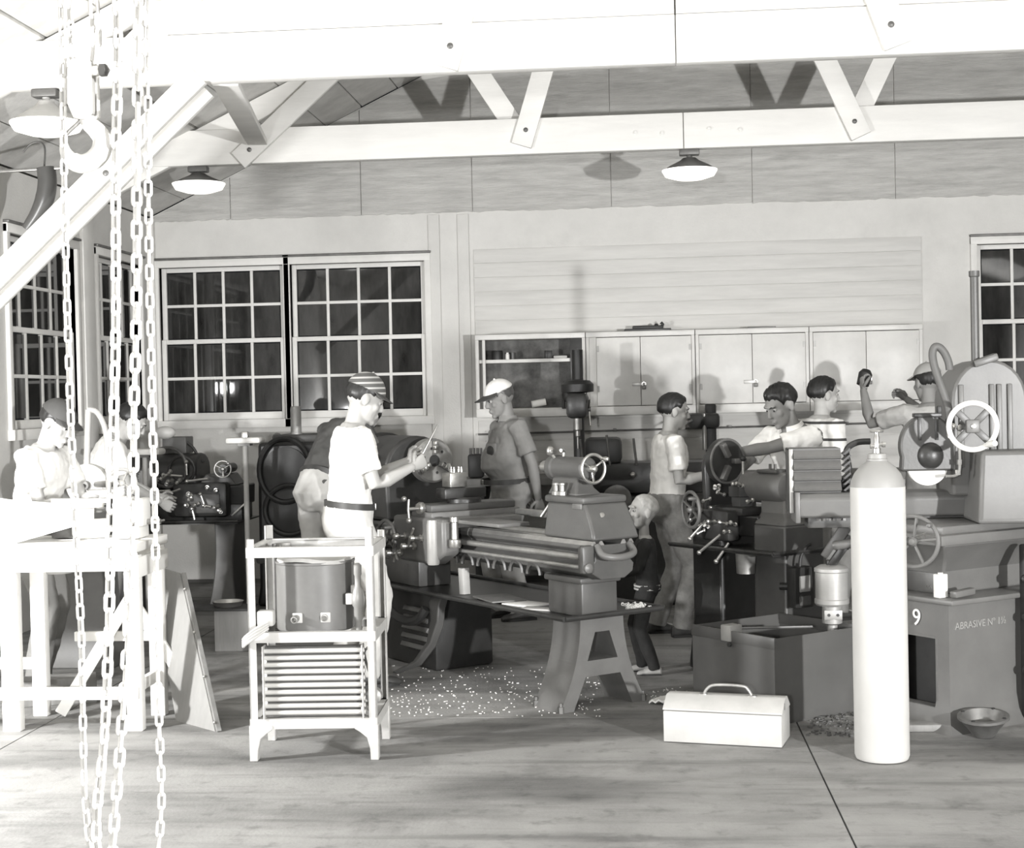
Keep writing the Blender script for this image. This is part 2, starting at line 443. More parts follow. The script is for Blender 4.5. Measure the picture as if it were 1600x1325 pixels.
truss(11.7, 'far painted timber roof truss with lamps hanging below its long chord', far_webs, [0.37])
near_webs = [(-1.05, 3.44, -0.62, 4.8, True), (-1.1, 3.5, -1.55, 4.45, False), (1.45, 3.46, 0.9, 5.0, True), (1.6, 3.6, 2.1, 4.6, False), (-3.0, 3.46, -2.3, 4.1, True)]
nt_ = truss(8.66, 'near roof truss, its bright chord crossing the very top', near_webs, [0.24])
for k in range(4):      # boards closing the near truss above its chord
    z0 = 0.274 + k*0.205; zt = z0 + 0.198
    for xa, xb in ((-4.2, 0.235), (0.245, 5.9)):
        lo = XL + (zt+CZ0+0.10-EAVE)/SLOPE; hi = XR - (zt+CZ0+0.10-EAVE)/SLOPE
        x0, x1 = max(xa, lo), min(xb, hi)
        B().span(x0, x1, -0.046 - 0.003*(k % 2), -0.015, z0, zt, 0.003).build('sheathing_board', 'timber', nt_)

truss(4.30, 'nearest roof truss overhead, carrying the hanging chains', [], [])
# knee brace under the near truss: two planks with a gap
ka, kc = at(310, 118, 8.58), at(-40, 468, 8.58)
kb = thing('knee_brace', 'long sloping white double plank brace at upper left behind chains', 'brace', (kc.x, 8.66, kc.z))
for dy, off in ((-0.075, 0.0), (0.075, -0.045)):
    a = V((0, dy, off)); c = V((ka.x-kc.x, dy, ka.z-kc.z+off))
    B().bar(a, c, 0.045, 0.125, 0.004, up=(c-a).cross(V((0,1,0)))).build('plank', 'timber', kb)
kp = at(165, 265, 8.56)
B().lathe((kp.x-kc.x, -0.098, kp.z-kc.z-0.02), (0,-1,0), [(0.018,0),(0.018,0.006),(0.01,0.012),(0,0.013)], 10).build('bolt', 'iron', kb)
# lateral brace between the two chords
lb = B(); pa, pb = at(352, 128, 8.80), at(402, 222, 11.6)
lb.bar((0,0,0), pb-pa, 0.15, 0.045, 0.004)
o = lb.build('lateral_brace', 'timber'); o.location = pa
tag(o, 'short white timber brace running between the two truss chords at left', 'brace')
# ------------------------------------------------------------------ lamps
mat('enamel', 0.10, 0.35, var=0.1)
lampw = mat('lampwhite', 0.85, 0.4, var=0.02)
def lampglass():
    m = mat('lampglass', 0.9, 0.4, var=0.02)
    m.node_tree.nodes['Principled BSDF'].inputs['Emission Color'].default_value = (1, 0.97, 0.9, 1)
    m.node_tree.nodes['Principled BSDF'].inputs['Emission Strength'].default_value = 1.1
lampglass()
def lamp(px, py, pyrim, Y, R, label, shade='enamel'):
    top = at(px, py, Y); rim = at(px, pyrim, Y)
    t = thing('pendant_lamp', label, 'lamp', (top.x, Y, CZ0), 0, 'enamel dome lamps under the trusses')
    h = CZ0 - rim.z
    B().box((0,0,-0.025), (0.15, 0.09, 0.045), None, 0.008).build('ceiling_box', 'iron', t)
    B().lathe((0,0,0), (0,0,-1), [(0.022,0.045),(0.022,0.065),(0.045,0.07),(0.05,h*0.42),(0.065,h*0.5),(0.075,h*0.55),(R*0.75,h*0.80),(R,h),(R-0.008,h+0.002),(R*0.72,h*0.84),(0.06,h*0.66),(0.0,h*0.66)], 40).build('lamp_shade', shade, t)
    B().lathe((0,0,0), (0,0,-1), [(R-0.01,h*0.985),(R+0.004,h*0.99),(R+0.004,h*1.03),(R*0.9,h+0.045),(R*0.5,h+0.07),(0,h+0.075)], 40).build('diffuser', 'lampglass', t)
    return t
lamp(310, 268, 287, 11.7, 0.20, 'dark enamel dome lamp at left above the paned windows')
lamp(1077, 240, 266, 11.7, 0.205, 'dark enamel dome lamp on the right above the cabinets')
lamp(72, 148, 192, 8.66, 0.205, 'glaring pale dome lamp at upper left behind the hook', 'offwhite')

# ------------------------------------------------------------------ hoist chains and hook
YC = 4.30
def link_mesh(name, L, Wd, r):
    pts = []
    n = 6; h = (L-Wd)/2
    for k in range(n+1): a = PI*k/n; pts.append(V((math.cos(a)*(Wd/2-r), 0, h+math.sin(a)*(Wd/2-r))))
    for k in range(n+1): a = PI+PI*k/n; pts.append(V((math.cos(a)*(Wd/2-r), 0, -h+math.sin(a)*(Wd/2-r))))
    b = B(); b.tube(pts, r, 7, closed=True)
    o = b.build(name, 'chain'); me = o.data; bpy.data.objects.remove(o)
    return me
LK_BIG = link_mesh('link', 0.068, 0.036, 0.0062)
LK_SMALL = link_mesh('link', 0.054, 0.026, 0.0042)
def resample(pts, step):
    pts = [V(p) for p in pts]; out = [pts[0].copy()]; acc = 0.0
    for a, b in zip(pts[:-1], pts[1:]):
        d = (b-a).length; t = step-acc
        while t <= d:
            out.append(a + (b-a)*(t/d)); t += step
        acc = (acc + d) % step
    return out
def smooth_path(pts, n=8):
    pts = [V(p) for p in pts]; out = []
    for i in range(len(pts)-1):
        p0, p1, p2, p3 = pts[max(i-1,0)], pts[i], pts[i+1], pts[min(i+2, len(pts)-1)]
        for k in range(n):
            t = k/n
            out.append(0.5*((2*p1) + (p2-p0)*t + (2*p0-5*p1+4*p2-p3)*t*t + (3*p1-p0-3*p2+p3)*t*t*t))
    out.append(pts[-1])
    return out
def chain(label, pts, me, pitch, dy=0.0):
    pp = [at(x, y, YC+dy) for x, y in pts]
    if pp[0].z < 3.42: pp = [V((pp[0].x, YC+dy, 3.40))] + pp
    ps = resample(smooth_path(pp), pitch)
    t = thing('hoist_chain', label, 'chain', ps[0], 0, 'chains of the overhead hoist')
    for i, p in enumerate(ps):
        d = (ps[min(i+1, len(ps)-1)] - ps[max(i-1, 0)]).normalized()
        o = bpy.data.objects.new('link', me); COL.objects.link(o); o.parent = t
        o.location = p - ps[0]
        q = d.to_track_quat('Z', 'Y') @ Matrix.Rotation(math.radians(35 + (90 if i % 2 else 0) + random.uniform(-12, 12)), 3, 'Z').to_quaternion()
        o.rotation_euler = q.to_euler()
    return t
chain('pair of heavy white load chain falls hanging in the middle of the hoist', [(184,20),(181,250),(181,500),(178,650),(173,850),(169,1020),(163,1150),(152,1262),(152,1330),(162,1352),(174,1330),(180,1262),(190,1142),(202,961),(208,780),(209,652),(213,500),(214,300),(217,30),(218,-60)], LK_BIG, 0.0475)
chain('slender loop of hand chain, its two falls left and right of the heavy chain', [(97,20),(99,200),(103,400),(110,640),(120,850),(128,1020),(130,1150),(134,1262),(150,1370),(195,1415),(238,1370),(252,1262),(249,1142),(246,1022),(241,750),(238,652),(233,400),(231,200),(232,30),(232,-60)], LK_SMALL, 0.040)
chain('short white chain carrying the iron hook block', [(147,20),(150,60),(146,96)], LK_BIG, 0.0475, 0.02)
chain('thin short chain beside the hook block at top left', [(110,20),(112,60),(114,100)], LK_SMALL, 0.040, 0.02)
hk = at(130, 140, YC+0.02)
hook = thing('hoist_hook', 'white cast hook block with big open hook hanging from chain', 'hook', hk)
def hp(px, py, dy=0.0): return at(px, py, YC+0.02+dy) - hk
b = B()
for dy in (-0.032, 0.032):
    poly = [hp(x, y) for x, y in ((112,112),(118,96),(140,92),(148,100),(150,180),(140,190),(122,188),(112,165))]
    b.rings([[V((p.x, dy-0.008, p.z)) for p in poly], [V((p.x, dy+0.008, p.z)) for p in poly]])
b.build('side_plate', 'white', hook, bev=0.003)
B().box(hp(133,150), (0.05, 0.05, 0.11), None, 0.012).build('block_body', 'offwhite', hook)
c0 = hp(130, 111); B().cyl(c0+V((-0.05,0,0)), c0+V((0.055,0,0)), 0.014).build('cross_pin', 'white', hook)
B().lathe(c0+V((0.05,0,0)), (1,0,0), [(0.019,0),(0.019,0.018),(0.012,0.022),(0.0,0.03)], 6).build('nut', 'iron', hook)
hpts = [hp(x, y) for x, y in ((136,182),(138,192),(150,203),(160,218),(158,236),(146,250),(128,256),(112,250),(103,238),(100,224),(103,212))]
B().tube(smooth_path(hpts, 5), [0.019 + 0.010*math.sin(PI*min(1, k/45)) if k < 36 else max(0.004, 0.022-0.0012*(k-36)) for k in range(51)], 12).build('hook', 'white', hook)
B().tube(smooth_path([hp(128,186), hp(118,196), hp(107,206), hp(101,214)], 5), 0.006, 8).build('safety_latch', 'steeldull', hook)

# dark duct elbow hung under the roof at the far left
o_ = at(66, 262, 9.6)
duct = thing('hanging_motor', 'dark bell-shaped motor hung by a wire at upper left', 'motor', o_)
pts = [at(x, y, 9.6)-o_ for x, y in ((72,262),(74,285),(70,310),(58,335),(42,358))]
B().tube(smooth_path(pts, 5), [0.06 + 0.0*k if k < 10 else 0.06-0.0025*(k-10) for k in range(21)], 16).build('housing', 'enamel', duct)
B().bar(V((XL+0.005-o_.x,0,at(36,268,9.6).z-o_.z)), at(100,262,9.6)-o_, 0.03, 0.02, 0.004).build('hanger_bar', 'steeldull', duct)
B().tube(smooth_path([at(x, y, 9.6)-o_ for x, y in ((36,238),(48,225),(62,222),(70,232),(69,262))], 6), 0.006, 6).build('wire', 'iron', duct)

# ------------------------------------------------------------------ gas cylinder
c = fl(1382, 1191); c.y += 0.06
gc = thing('gas_cylinder', 'tall white painted gas cylinder with valve standing on the floor', 'gas cylinder', (c.x, c.y, 0))
r = 0.116
B().lathe((0,0,0), (0,0,1), [(0.0,0.0),(r-0.02,0.0),(r-0.006,0.006),(r,0.022),(r,1.15),(r,1.172)], 48).build('body', 'cylwhite' if mat('cylwhite', 0.47, 0.5, var=0.06, scale=5, spots=0.10) else None, gc)
B().lathe((0,0,0), (0,0,1), [(r,1.172),(r-0.004,1.195),(r-0.018,1.228),(r-0.042,1.258),(0.052,1.275),(0.043,1.283)], 48).build('shoulder', 'cylgrey' if mat('cylgrey', 0.27, 0.45, var=0.06) else None, gc)
B().lathe((0,0,0), (0,0,1), [(0.040,1.276),(0.046,1.284),(0.046,1.290),(0.040,1.293),(0.040,1.310),(0.037,1.314),(0.018,1.316)], 32).build('neck_ring', 'cylgrey', gc)
vb = B().lathe((0,0,0), (0,0,1), [(0.017,1.314),(0.017,1.335),(0.012,1.34),(0.012,1.385),(0.009,1.39),(0.009,1.405)], 16).build('valve', 'steel', gc)
B().lathe((0,0,1.352), (1,0,0.0), [(0.008,0.008),(0.008,0.022),(0.012,0.022),(0.012,0.036),(0.0,0.036)], 8).build('outlet', 'steel', vb)
B().lathe((0,0,1.345), (-1,0,0.0), [(0.007,0.008),(0.007,0.02),(0.010,0.02),(0.010,0.028),(0.0,0.028)], 8).build('safety_plug', 'steel', vb)
hb = B(); hb.torus((0,0,1.409), (0,0,1), 0.026, 0.005, 20, 8)
for k in range(4): hb.bar((0,0,1.408), (0.026*math.cos(k*PI/2), 0.026*math.sin(k*PI/2), 1.409), 0.006, 0.005)
hb.build('handwheel', 'steel', vb)

# ------------------------------------------------------------------ steel tool box on the floor
p0, p1, p2 = fl(1037,1160), fl(1222,1170), fl(1237,1152)
ang = math.atan2((p1-p0).y, (p1-p0).x)
tb = thing('toolbox', 'pale long steel toolbox with top handle on the floor', 'toolbox', (p0.x, p0.y, 0), ang)
Lw = (p1-p0).length; Dp = 0.235; zb = 0.145
B().span(0, Lw, 0, Dp, 0.004, zb, 0.004).build('body', 'offwhite', tb)
lid = [(0.0, zb+0.003), (Dp, zb+0.003), (Dp, zb+0.010), (Dp*0.66, zb+0.062), (Dp*0.34, zb+0.062), (0.0, zb+0.010)]
bb = B(); bb.rings([[V((x, y, z)) for y, z in lid] for x in (-0.003, Lw+0.003)]); bb.build('lid', 'offwhite', tb, bev=0.003)
hx = Lw*0.52
B().tube(smooth_path([(hx-0.115,Dp/2-0.01,zb+0.05),(hx-0.10,Dp/2-0.005,zb+0.085),(hx-0.06,Dp/2,zb+0.105),(hx+0.06,Dp/2,zb+0.105),(hx+0.09,Dp/2,zb+0.09),(hx+0.11,Dp/2,zb+0.055)], 5), 0.007, 8).build('handle', 'steeldull', tb)
for dx in (-0.115, 0.112): B().box((hx+dx, Dp/2-0.01, zb+0.062), (0.035, 0.03, 0.008), None, 0.002).build('handle_bracket', 'steel', tb)
B().box((Lw+0.003, Dp*0.28, zb+0.03), (0.004, 0.012, 0.03), None, 0.001).build('hinge', 'iron', tb)
rg = B(); ro = fl(1020, 1100)
gx = 9
vs = [[V((0.17*i/gx, 0.13*j/gx, 0.012 + 0.022*abs(math.sin(i*1.7+j*0.9)) * (0.4+0.6*math.sin(PI*i/gx)) )) for j in range(gx+1)] for i in range(gx+1)]
rg.rings([[vs[i][j] for j in range(gx+1)] + [vs[i][j]-V((0,0,0.010)) for j in range(gx, -1, -1)] for i in range(gx+1)])
o = rg.build('rag', 'shirtwhite', ang=80); o.location = (ro.x-0.02, ro.y, 0); o.rotation_euler = (0,0,-0.5)
tag(o, 'crumpled white rag on the floor beside the lathe leg', 'rag')

# ------------------------------------------------------------------ open steel coolant tank
q0, q1, q2 = fl(1117,1100), fl(1212,1135), fl(1339,1111)
ang = math.atan2((q2-q1).y, (q2-q1).x)
ct = thing('coolant_tank', 'open grey sheet steel tank between toolbox and grinder', 'tank', (q1.x, q1.y, 0), ang)
Lx, Ly, Hz = 0.60, (q0-q1).length, 0.415
B().span(0, Lx, 0, 0.006, 0.012, Hz).build('side_panel', 'tankgrey', ct)
B().span(0, Lx, Ly-0.006, Ly, 0.012, Hz).build('side_panel', 'tankgrey', ct)
B().span(0, 0.006, 0.006, Ly-0.006, 0.012, Hz).build('end_panel', 'tankgrey', ct)
B().span(Lx-0.006, Lx, 0.006, Ly-0.006, 0.012, Hz).build('end_panel', 'tankgrey', ct)
B().span(0.006, Lx-0.006, 0.006, Ly-0.006, 0.0, 0.02).build('bottom_panel', 'tankgrey', ct)
for a in ((-0.004, 0.010, -0.004, Ly+0.004), (Lx-0.010, Lx+0.004, -0.004, Ly+0.004)):
    B().span(*a, Hz-0.05, Hz+0.004, 0.002).build('rim_flange', 'tankgrey', ct)
B().span(-0.012, 0.07, Ly*0.50, Ly*0.62, Hz-0.05, Hz+0.03, 0.006).build('clamp', 'galv', ct)
B().lathe((-0.012, Ly*0.5, Hz-0.06), (-1,0,0), [(0.012,0),(0.012,0.012),(0,0.014)], 8).build('drain_plug', 'black', ct)
B().bar((0.06, Ly*0.56, Hz+0.008), (Lx*0.62, Ly*0.20, Hz+0.008), 0.016, 0.012, 0.003).build('cross_strip', 'tankgrey', ct)
for x in (0.05, Lx-0.05):
    for y in (0.05, Ly-0.05): B().span(x-0.02, x+0.02, y-0.02, y+0.02, 0.0, 0.014).build('foot', 'tankgrey', ct)

# ------------------------------------------------------------------ refrigeration unit in an angle-iron stand
rf = thing('refrigeration_unit', 'battered white angle-iron stand holding round tank over finned coil', 'cooling unit', (-1.745, 6.655, 0), math.radians(2.5))
W_, D_ = 0.562, 0.44
mat('standwhite', 0.44, 0.55, var=0.16, scale=9, spots=0.35, dirt=0.3)
def post(x, y, h, sx, sy, z0=0.13):
    b = B(); w, t = 0.034, 0.006
    b.span(x, x+sx*w, y, y+sy*t, z0, h); b.span(x, x+sx*t, y, y+sy*w, z0, h)
    return b.build('post', 'standwhite', rf)
post(0, 0, 0.985, 1, 1); post(W_, 0, 1.03, -1, 1); post(0, D_, 1.01, 1, -1); post(W_, D_, 0.98, -1, -1)
def angle_rail(a, c, z, inn):
    b = B(); a, c = V(a), V(c); inn = V(inn)
    b.bar(a+V((0,0,z)), c+V((0,0,z)), 0.006, 0.045); b.bar(a+V((0,0,z+0.020))+inn*0.018, c+V((0,0,z+0.020))+inn*0.018, 0.036, 0.005)
    return b.build('rail', 'standwhite', rf)
for z in (0.925, 0.548, 0.165):
    angle_rail((0.0,0.0,0), (W_,0.0,0), z, (0,1,0)); angle_rail((0.0,D_,0), (W_,D_,0), z, (0,-1,0))
    angle_rail((0.0,0.0,0), (0.0,D_,0), z, (1,0,0)); angle_rail((W_,0.0,0), (W_,D_,0), z, (-1,0,0))
for x, sx in ((0, 1), (W_, -1)):
    for y, sy in ((0, 1), (D_, -1)):
        b = B()
        prof = [(-0.006,0.0),(0.030,0.0),(0.032,0.05),(0.045,0.10),(0.075,0.125),(0.10,0.14),(0.10,0.158),(-0.006,0.158)]
        b.prism([(px*sx, pz) for px, pz in prof], (x, y+sy*0.018, 0), (1,0,0), (0,0,1), 0.05)
        b.build('foot', 'standwhite', rf, bev=0.004)
# tank
tk = B().lathe((0.265, 0.235, 0), (0,0,1), [(0.0,0.555),(0.172,0.555),(0.178,0.562),(0.178,0.855),(0.181,0.858),(0.181,0.868),(0.174,0.868)], 44).build('tank', 'drumgrey' if mat('drumgrey', 0.13, 0.42, var=0.14, scale=6, spots=0.2) else None, rf)
lidb = B(); n = 40; ring0, ring1 = [], []
for k in range(n):
    a = 2*PI*k/n; q = 0.181 + 0.006*math.sin(5*a)
    ring0.append(V((0.265+q*math.cos(a), 0.235+q*math.sin(a), 0.866 + 0.008*math.sin(3*a+1))))
    ring1.append(V((0.265+q*0.96*math.cos(a), 0.235+q*0.96*math.sin(a), 0.882 + 0.008*math.sin(3*a+1))))
lidb.rings([ring0, ring1]); lidb.build('gasket', 'standwhite', tk)
for k, ax in enumerate((0.21, 0.335)):
    y0 = 0.235 - math.sqrt(0.178**2-(ax-0.265)**2)
    B().box((ax, y0-0.003, 0.625), (0.045, 0.018, 0.045), None, 0.004).build('flange', 'offwhite', tk)
    B().lathe((ax-0.004, y0-0.01, 0.625), (-0.15 if k == 0 else 0,-1,-0.12), [(0.016,0),(0.016,0.035 if k == 0 else 0.01),(0.011,0.036 if k == 0 else 0.011),(0.010,0.012 if k == 0 else 0.005),(0.0,0.012 if k == 0 else 0.005)], 12).build('nipple', 'steeldull', tk)
B().box((0.265+0.186, 0.16, 0.72), (0.025, 0.035, 0.075), None, 0.004).build('bracket', 'offwhite', tk)
# expansion valve and pipes at right
vv = B().lathe((0.475, 0.12, 0), (0,0,1), [(0.014,0.56),(0.014,0.60),(0.02,0.61),(0.02,0.66),(0.027,0.67),(0.030,0.70),(0.022,0.74),(0.014,0.755),(0.014,0.80),(0.018,0.81),(0.018,0.85),(0.008,0.86)], 16).build('valve', 'galv', rf)
B().box((0.445, 0.12, 0.70), (0.05, 0.035, 0.05), None, 0.004).build('coil_box', 'offwhite', vv)
# rear pipes, left pump
B().cyl((0.10,0.40,0.57),(0.10,0.40,0.93),0.022,n=14).build('pipe', 'standwhite', rf)
B().cyl((0.055,0.36,0.57),(0.055,0.36,0.93),0.012,n=12).build('pipe', 'iron', rf)
B().box((0.075,0.03,0.632),(0.075,0.06,0.07),None,0.01).build('junction_box', 'standwhite', rf)
for k in range(4):
    B().tube(smooth_path([(0.09,0.0,0.62-0.01*k),(0.05,-0.03,0.60-0.012*k),(0.0,-0.035-0.004*k,0.565-0.012*k),(-0.02,-0.02,0.545-0.010*k),(-0.012,0.02,0.55),(0.06,0.05,0.57+0.01*k)], 5), 0.006, 7).build('wire', 'standwhite', rf)
# condenser: fins and serpentine tubes
cx0, cx1, cz0, cz1, cy = 0.065, 0.50, 0.195, 0.500, 0.022
nt = 10; dz = (cz1-cz0)/nt
for k in range(nt):
    z = cz0 + dz*(k+0.5)
    B().cyl((cx0-0.012, cy, z), (cx1+0.012, cy, z), 0.0105, n=10).build('coil_tube', 'offwhite', rf)
    if k < nt-1:
        xe, sg = ((cx1+0.012, -PI/2) if k % 2 == 0 else (cx0-0.012, PI/2))
        B().torus((xe, cy, z+dz/2), (0,-1,0), dz/2, 0.007, 10, 8, a0=sg, a1=sg+PI).build('return_bend', 'white', rf)
fin = B().box((0,0,0), (0.0012, 0.05, cz1-cz0+0.006)).build('fin', 'finmetal', rf, smooth=False)
fin.location = (cx0, cy+0.028, (cz0+cz1)/2)
nf = 88
for k in range(1, nf): share('fin', fin, rf, (cx0+(cx1-cx0)*k/(nf-1), cy+0.028, (cz0+cz1)/2))
for x in (cx0-0.003, cx1+0.003): B().box((x, cy, (cz0+cz1)/2), (0.005, 0.065, cz1-cz0+0.02)).build('end_plate', 'standwhite', rf)
B().span(0.05, 0.545, 0.005, 0.06, 0.168, 0.186, 0.002).build('drip_rail', 'iron', rf)
# compressor deep inside and a fan
B().lathe((0.30, 0.33, 0), (0,0,1), [(0.09,0.185),(0.105,0.20),(0.105,0.36),(0.09,0.40),(0.03,0.42)], 24).build('compressor', 'black', rf)
B().lathe((0.535, 0.18, 0.26), (0,-1,0), [(0.03,0),(0.035,0.02),(0.035,0.07),(0.02,0.08)], 12).build('pump', 'galv', rf)
for k in range(3): B().tube(smooth_path([(0.535,0.14,0.30),(0.545-0.02*k,0.06,0.40+0.03*k),(0.53,0.10,0.50),(0.47,0.12,0.57)], 5), 0.006, 7).build('pipe', 'steeldull', rf)
# ------------------------------------------------------------------ white timber bench at the left
wb = thing('workbench', 'white timber workbench with braced legs behind the hanging chains', 'workbench', (-2.48, 7.30, 0))
def bw(name, a, c, w, h, m='white', bev=0.004, up=None): return B().bar(a, c, w, h, bev, up).build(name, m, wb)
bw('leg', (0,0,0), (0,0,0.86), 0.075, 0.06, up=(0,1,0)); bw('leg', (-0.62,0.0,0), (-0.62,0.0,0.86), 0.09, 0.06, up=(0,1,0))
bw('leg', (0,0.36,0), (0,0.36,0.86), 0.075, 0.06, up=(0,1,0)); bw('leg', (-0.62,0.36,0), (-0.62,0.36,0.86), 0.075, 0.06, up=(0,1,0))
bw('apron_rail', (-1.5,-0.045,0.83), (0.03,-0.045,0.83), 0.03, 0.09); bw('apron_rail', (-1.5,0.40,0.83), (0.03,0.40,0.83), 0.03, 0.09)
bw('side_rail', (0.03,-0.05,0.80), (0.03,0.42,0.80), 0.03, 0.10)
bw('lower_rail', (-1.5,-0.045,0.19), (0.03,-0.045,0.19), 0.03, 0.06); bw('lower_rail', (-0.45,0.40,0.40), (-0.05,0.40,0.40), 0.03, 0.05)
bw('lower_rail', (-1.2,0.36,0.27), (-0.62,0.36,0.27), 0.03, 0.06); bw('lower_rail', (0.0,0.02,0.21), (0.0,0.36,0.21), 0.03, 0.06)
bw('diagonal_brace', (-0.14,0.36,0.60), (-0.50,0.30,0.02), 0.025, 0.06); bw('diagonal_brace', (-0.14,0.36,0.60), (0.16,0.36,0.14), 0.025, 0.06)
for k in range(2):
    y = -0.06 + k*0.25
    B().span(-1.6, 0.04, y+0.002, y+0.248, 0.875, 0.918 + 0.002*(k % 2), 0.004).build('top_plank', 'white', wb)
# things on the bench
p = at(150, 806, 7.6)
sh = thing('metal_sheet', 'large blank white metal sheet tilted on the workbench', 'sheet', (-2.62, 7.42, 0.925))
pts = [at(147,790,7.66), at(147,812,7.50), at(20,848,7.32), at(-60,846,7.32), at(-60,770,7.66), at(20,781,7.66)]
pts = [q - V((-2.62,7.42,0.925)) for q in pts]
B().rings([pts, [q+V((0,0,-0.006)) for q in pts]]).build('panel', 'white', sh, smooth=False)
B().span(-0.35,-0.20,0.10,0.20,0.0,0.05,0.003).build('prop_block', 'iron', sh)
for k, (a, c, lab) in enumerate([((62,776,8.1),(172,802,7.9),'long pale batten lying on the bench top behind the sheet'), ((88,769,8.25),(176,790,8.2),'thin dark-edged board on the bench behind the batten')]):
    a_, c_ = at(*a), at(*c); a_.y, c_.y = 7.60+0.06*k, 7.58+0.06*k; a_.x = at(a[0],a[1],7.7).x; c_.x = at(c[0],c[1],7.7).x; a_.z = c_.z = 1.085 + 0.02*k
    o = B().bar((0,0,0), c_-a_, 0.06, 0.022, 0.003).build('batten', 'white', None); o.location = a_; tag(o, lab, 'board')
o = B().lathe((0,0,0), (-0.8,-0.6,0), [(0.045,0),(0.05,0.01),(0.05,0.16),(0.03,0.165),(0.028,0.12),(0,0.12)], 20).build('pipe_offcut', 'white'); q = fl(168, 820, 0.985); o.location = (q.x, q.y, 0.97); tag(o, 'short white pipe offcut lying on the bench', 'pipe')
vz = at(205, 800, 7.55)
vise = thing('bench_vise', 'white bench vise clamped on the right end of the workbench', 'vise', (vz.x, 7.55, 0.92))
B().box((0,0,0.03),(0.13,0.16,0.06),None,0.01).build('base', 'white', vise); B().box((-0.03,0,0.13),(0.09,0.13,0.16),None,0.02).build('fixed_jaw', 'white', vise)
B().box((0.06,0,0.13),(0.045,0.13,0.14),None,0.012).build('moving_jaw', 'white', vise); B().cyl((0.08,0,0.08),(0.15,0,0.08),0.014).build('screw', 'steeldull', vise)
B().cyl((0.145,-0.07,0.08),(0.145,0.07,0.08),0.006).build('tommy_bar', 'steel', vise)
bq = at(92, 905, 7.75)
o = B().lathe((0,0,0), (0,0,1), [(0.0,0.0),(0.08,0.005),(0.13,0.05),(0.155,0.12),(0.16,0.14),(0.15,0.135),(0.12,0.06),(0.0,0.02)], 30).build('round_basin', 'offwhite'); o.location = (bq.x, bq.y, 0.72); tag(o, 'pale round basin slung under the workbench top', 'basin')
B().bar((0,-0.17,0.13),(0,0.17,0.13),0.02,0.02).build('hanger', 'white', o)
o = B().box((0,0,0.07),(0.42,0.16,0.14),None,0.006).build('timber_offcut', 'wood'); q = fl(75,1105); o.location = (q.x, q.y+0.12, 0); o.rotation_euler=(0,0,0.35); tag(o, 'thick timber offcut on the floor under the bench', 'timber')
# leaning panel
br_ = fl(336, 1143); bl_ = br_ - V((0.27,-0.25,0)); tr_ = at(281, 896, 7.72); tl_ = tr_ - V((0.27,-0.25,0.0)) + V((0.03,0,0.02))
nrm = (br_-bl_).cross(tl_-bl_).normalized(); 
pb = B(); pts = [V((0,0,0)), br_-bl_, tr_-bl_, tl_-bl_]
if nrm.y > 0: nrm = -nrm
mat('panelgrey', 0.24, 0.6, var=0.2, scale=3, stretch=(1.5,1.5,0.5), spots=0.2)
lp = tag(thing('leaning_panel', None, None, bl_), 'scuffed grey rectangular panel leaning against the workbench', 'panel')
pb.rings([pts, [q-nrm*0.02 for q in pts]]); pb.build('sheet', 'panelgrey', lp, smooth=False)
e = B(); e.bar(br_-bl_-nrm*0.012+V((0.012,-0.012,0)), tr_-bl_-nrm*0.012+V((0.012,-0.012,0)), 0.02, 0.03); e.build('edge_strip', 'wood', lp)
for k in range(4):
    q = (br_-bl_).lerp(tr_-bl_, 0.06+0.28*k) + V((0.016,-0.024,0)); B().ball(q, 0.008, 8, 6).build('screw', 'steel', lp)
# block with a pan
q = fl(362, 1018)
o = B().box((0,0.12,0.13),(0.22,0.24,0.26),None,0.006).build('wooden_block', 'wood'); o.location = (q.x, q.y, 0); tag(o, 'rough wooden block on the floor behind the cooling unit', 'block')
o = B().box((-0.06,0.10,0.007),(0.36,0.26,0.014),None,0.003).build('cover_board', 'black'); o.location = (q.x, q.y, 0.261); tag(o, 'thin dark board lying on the wooden block', 'board')
o = B().lathe((0,0,0),(0,0,1),[(0,0.002),(0.085,0.0),(0.1,0.03),(0.103,0.032),(0.096,0.03),(0.08,0.008),(0,0.008)],28).build('shallow_pan', 'steel'); o.location = (q.x-0.05, q.y+0.12, 0.276); tag(o, 'shallow bright metal pan on the dark board', 'pan')

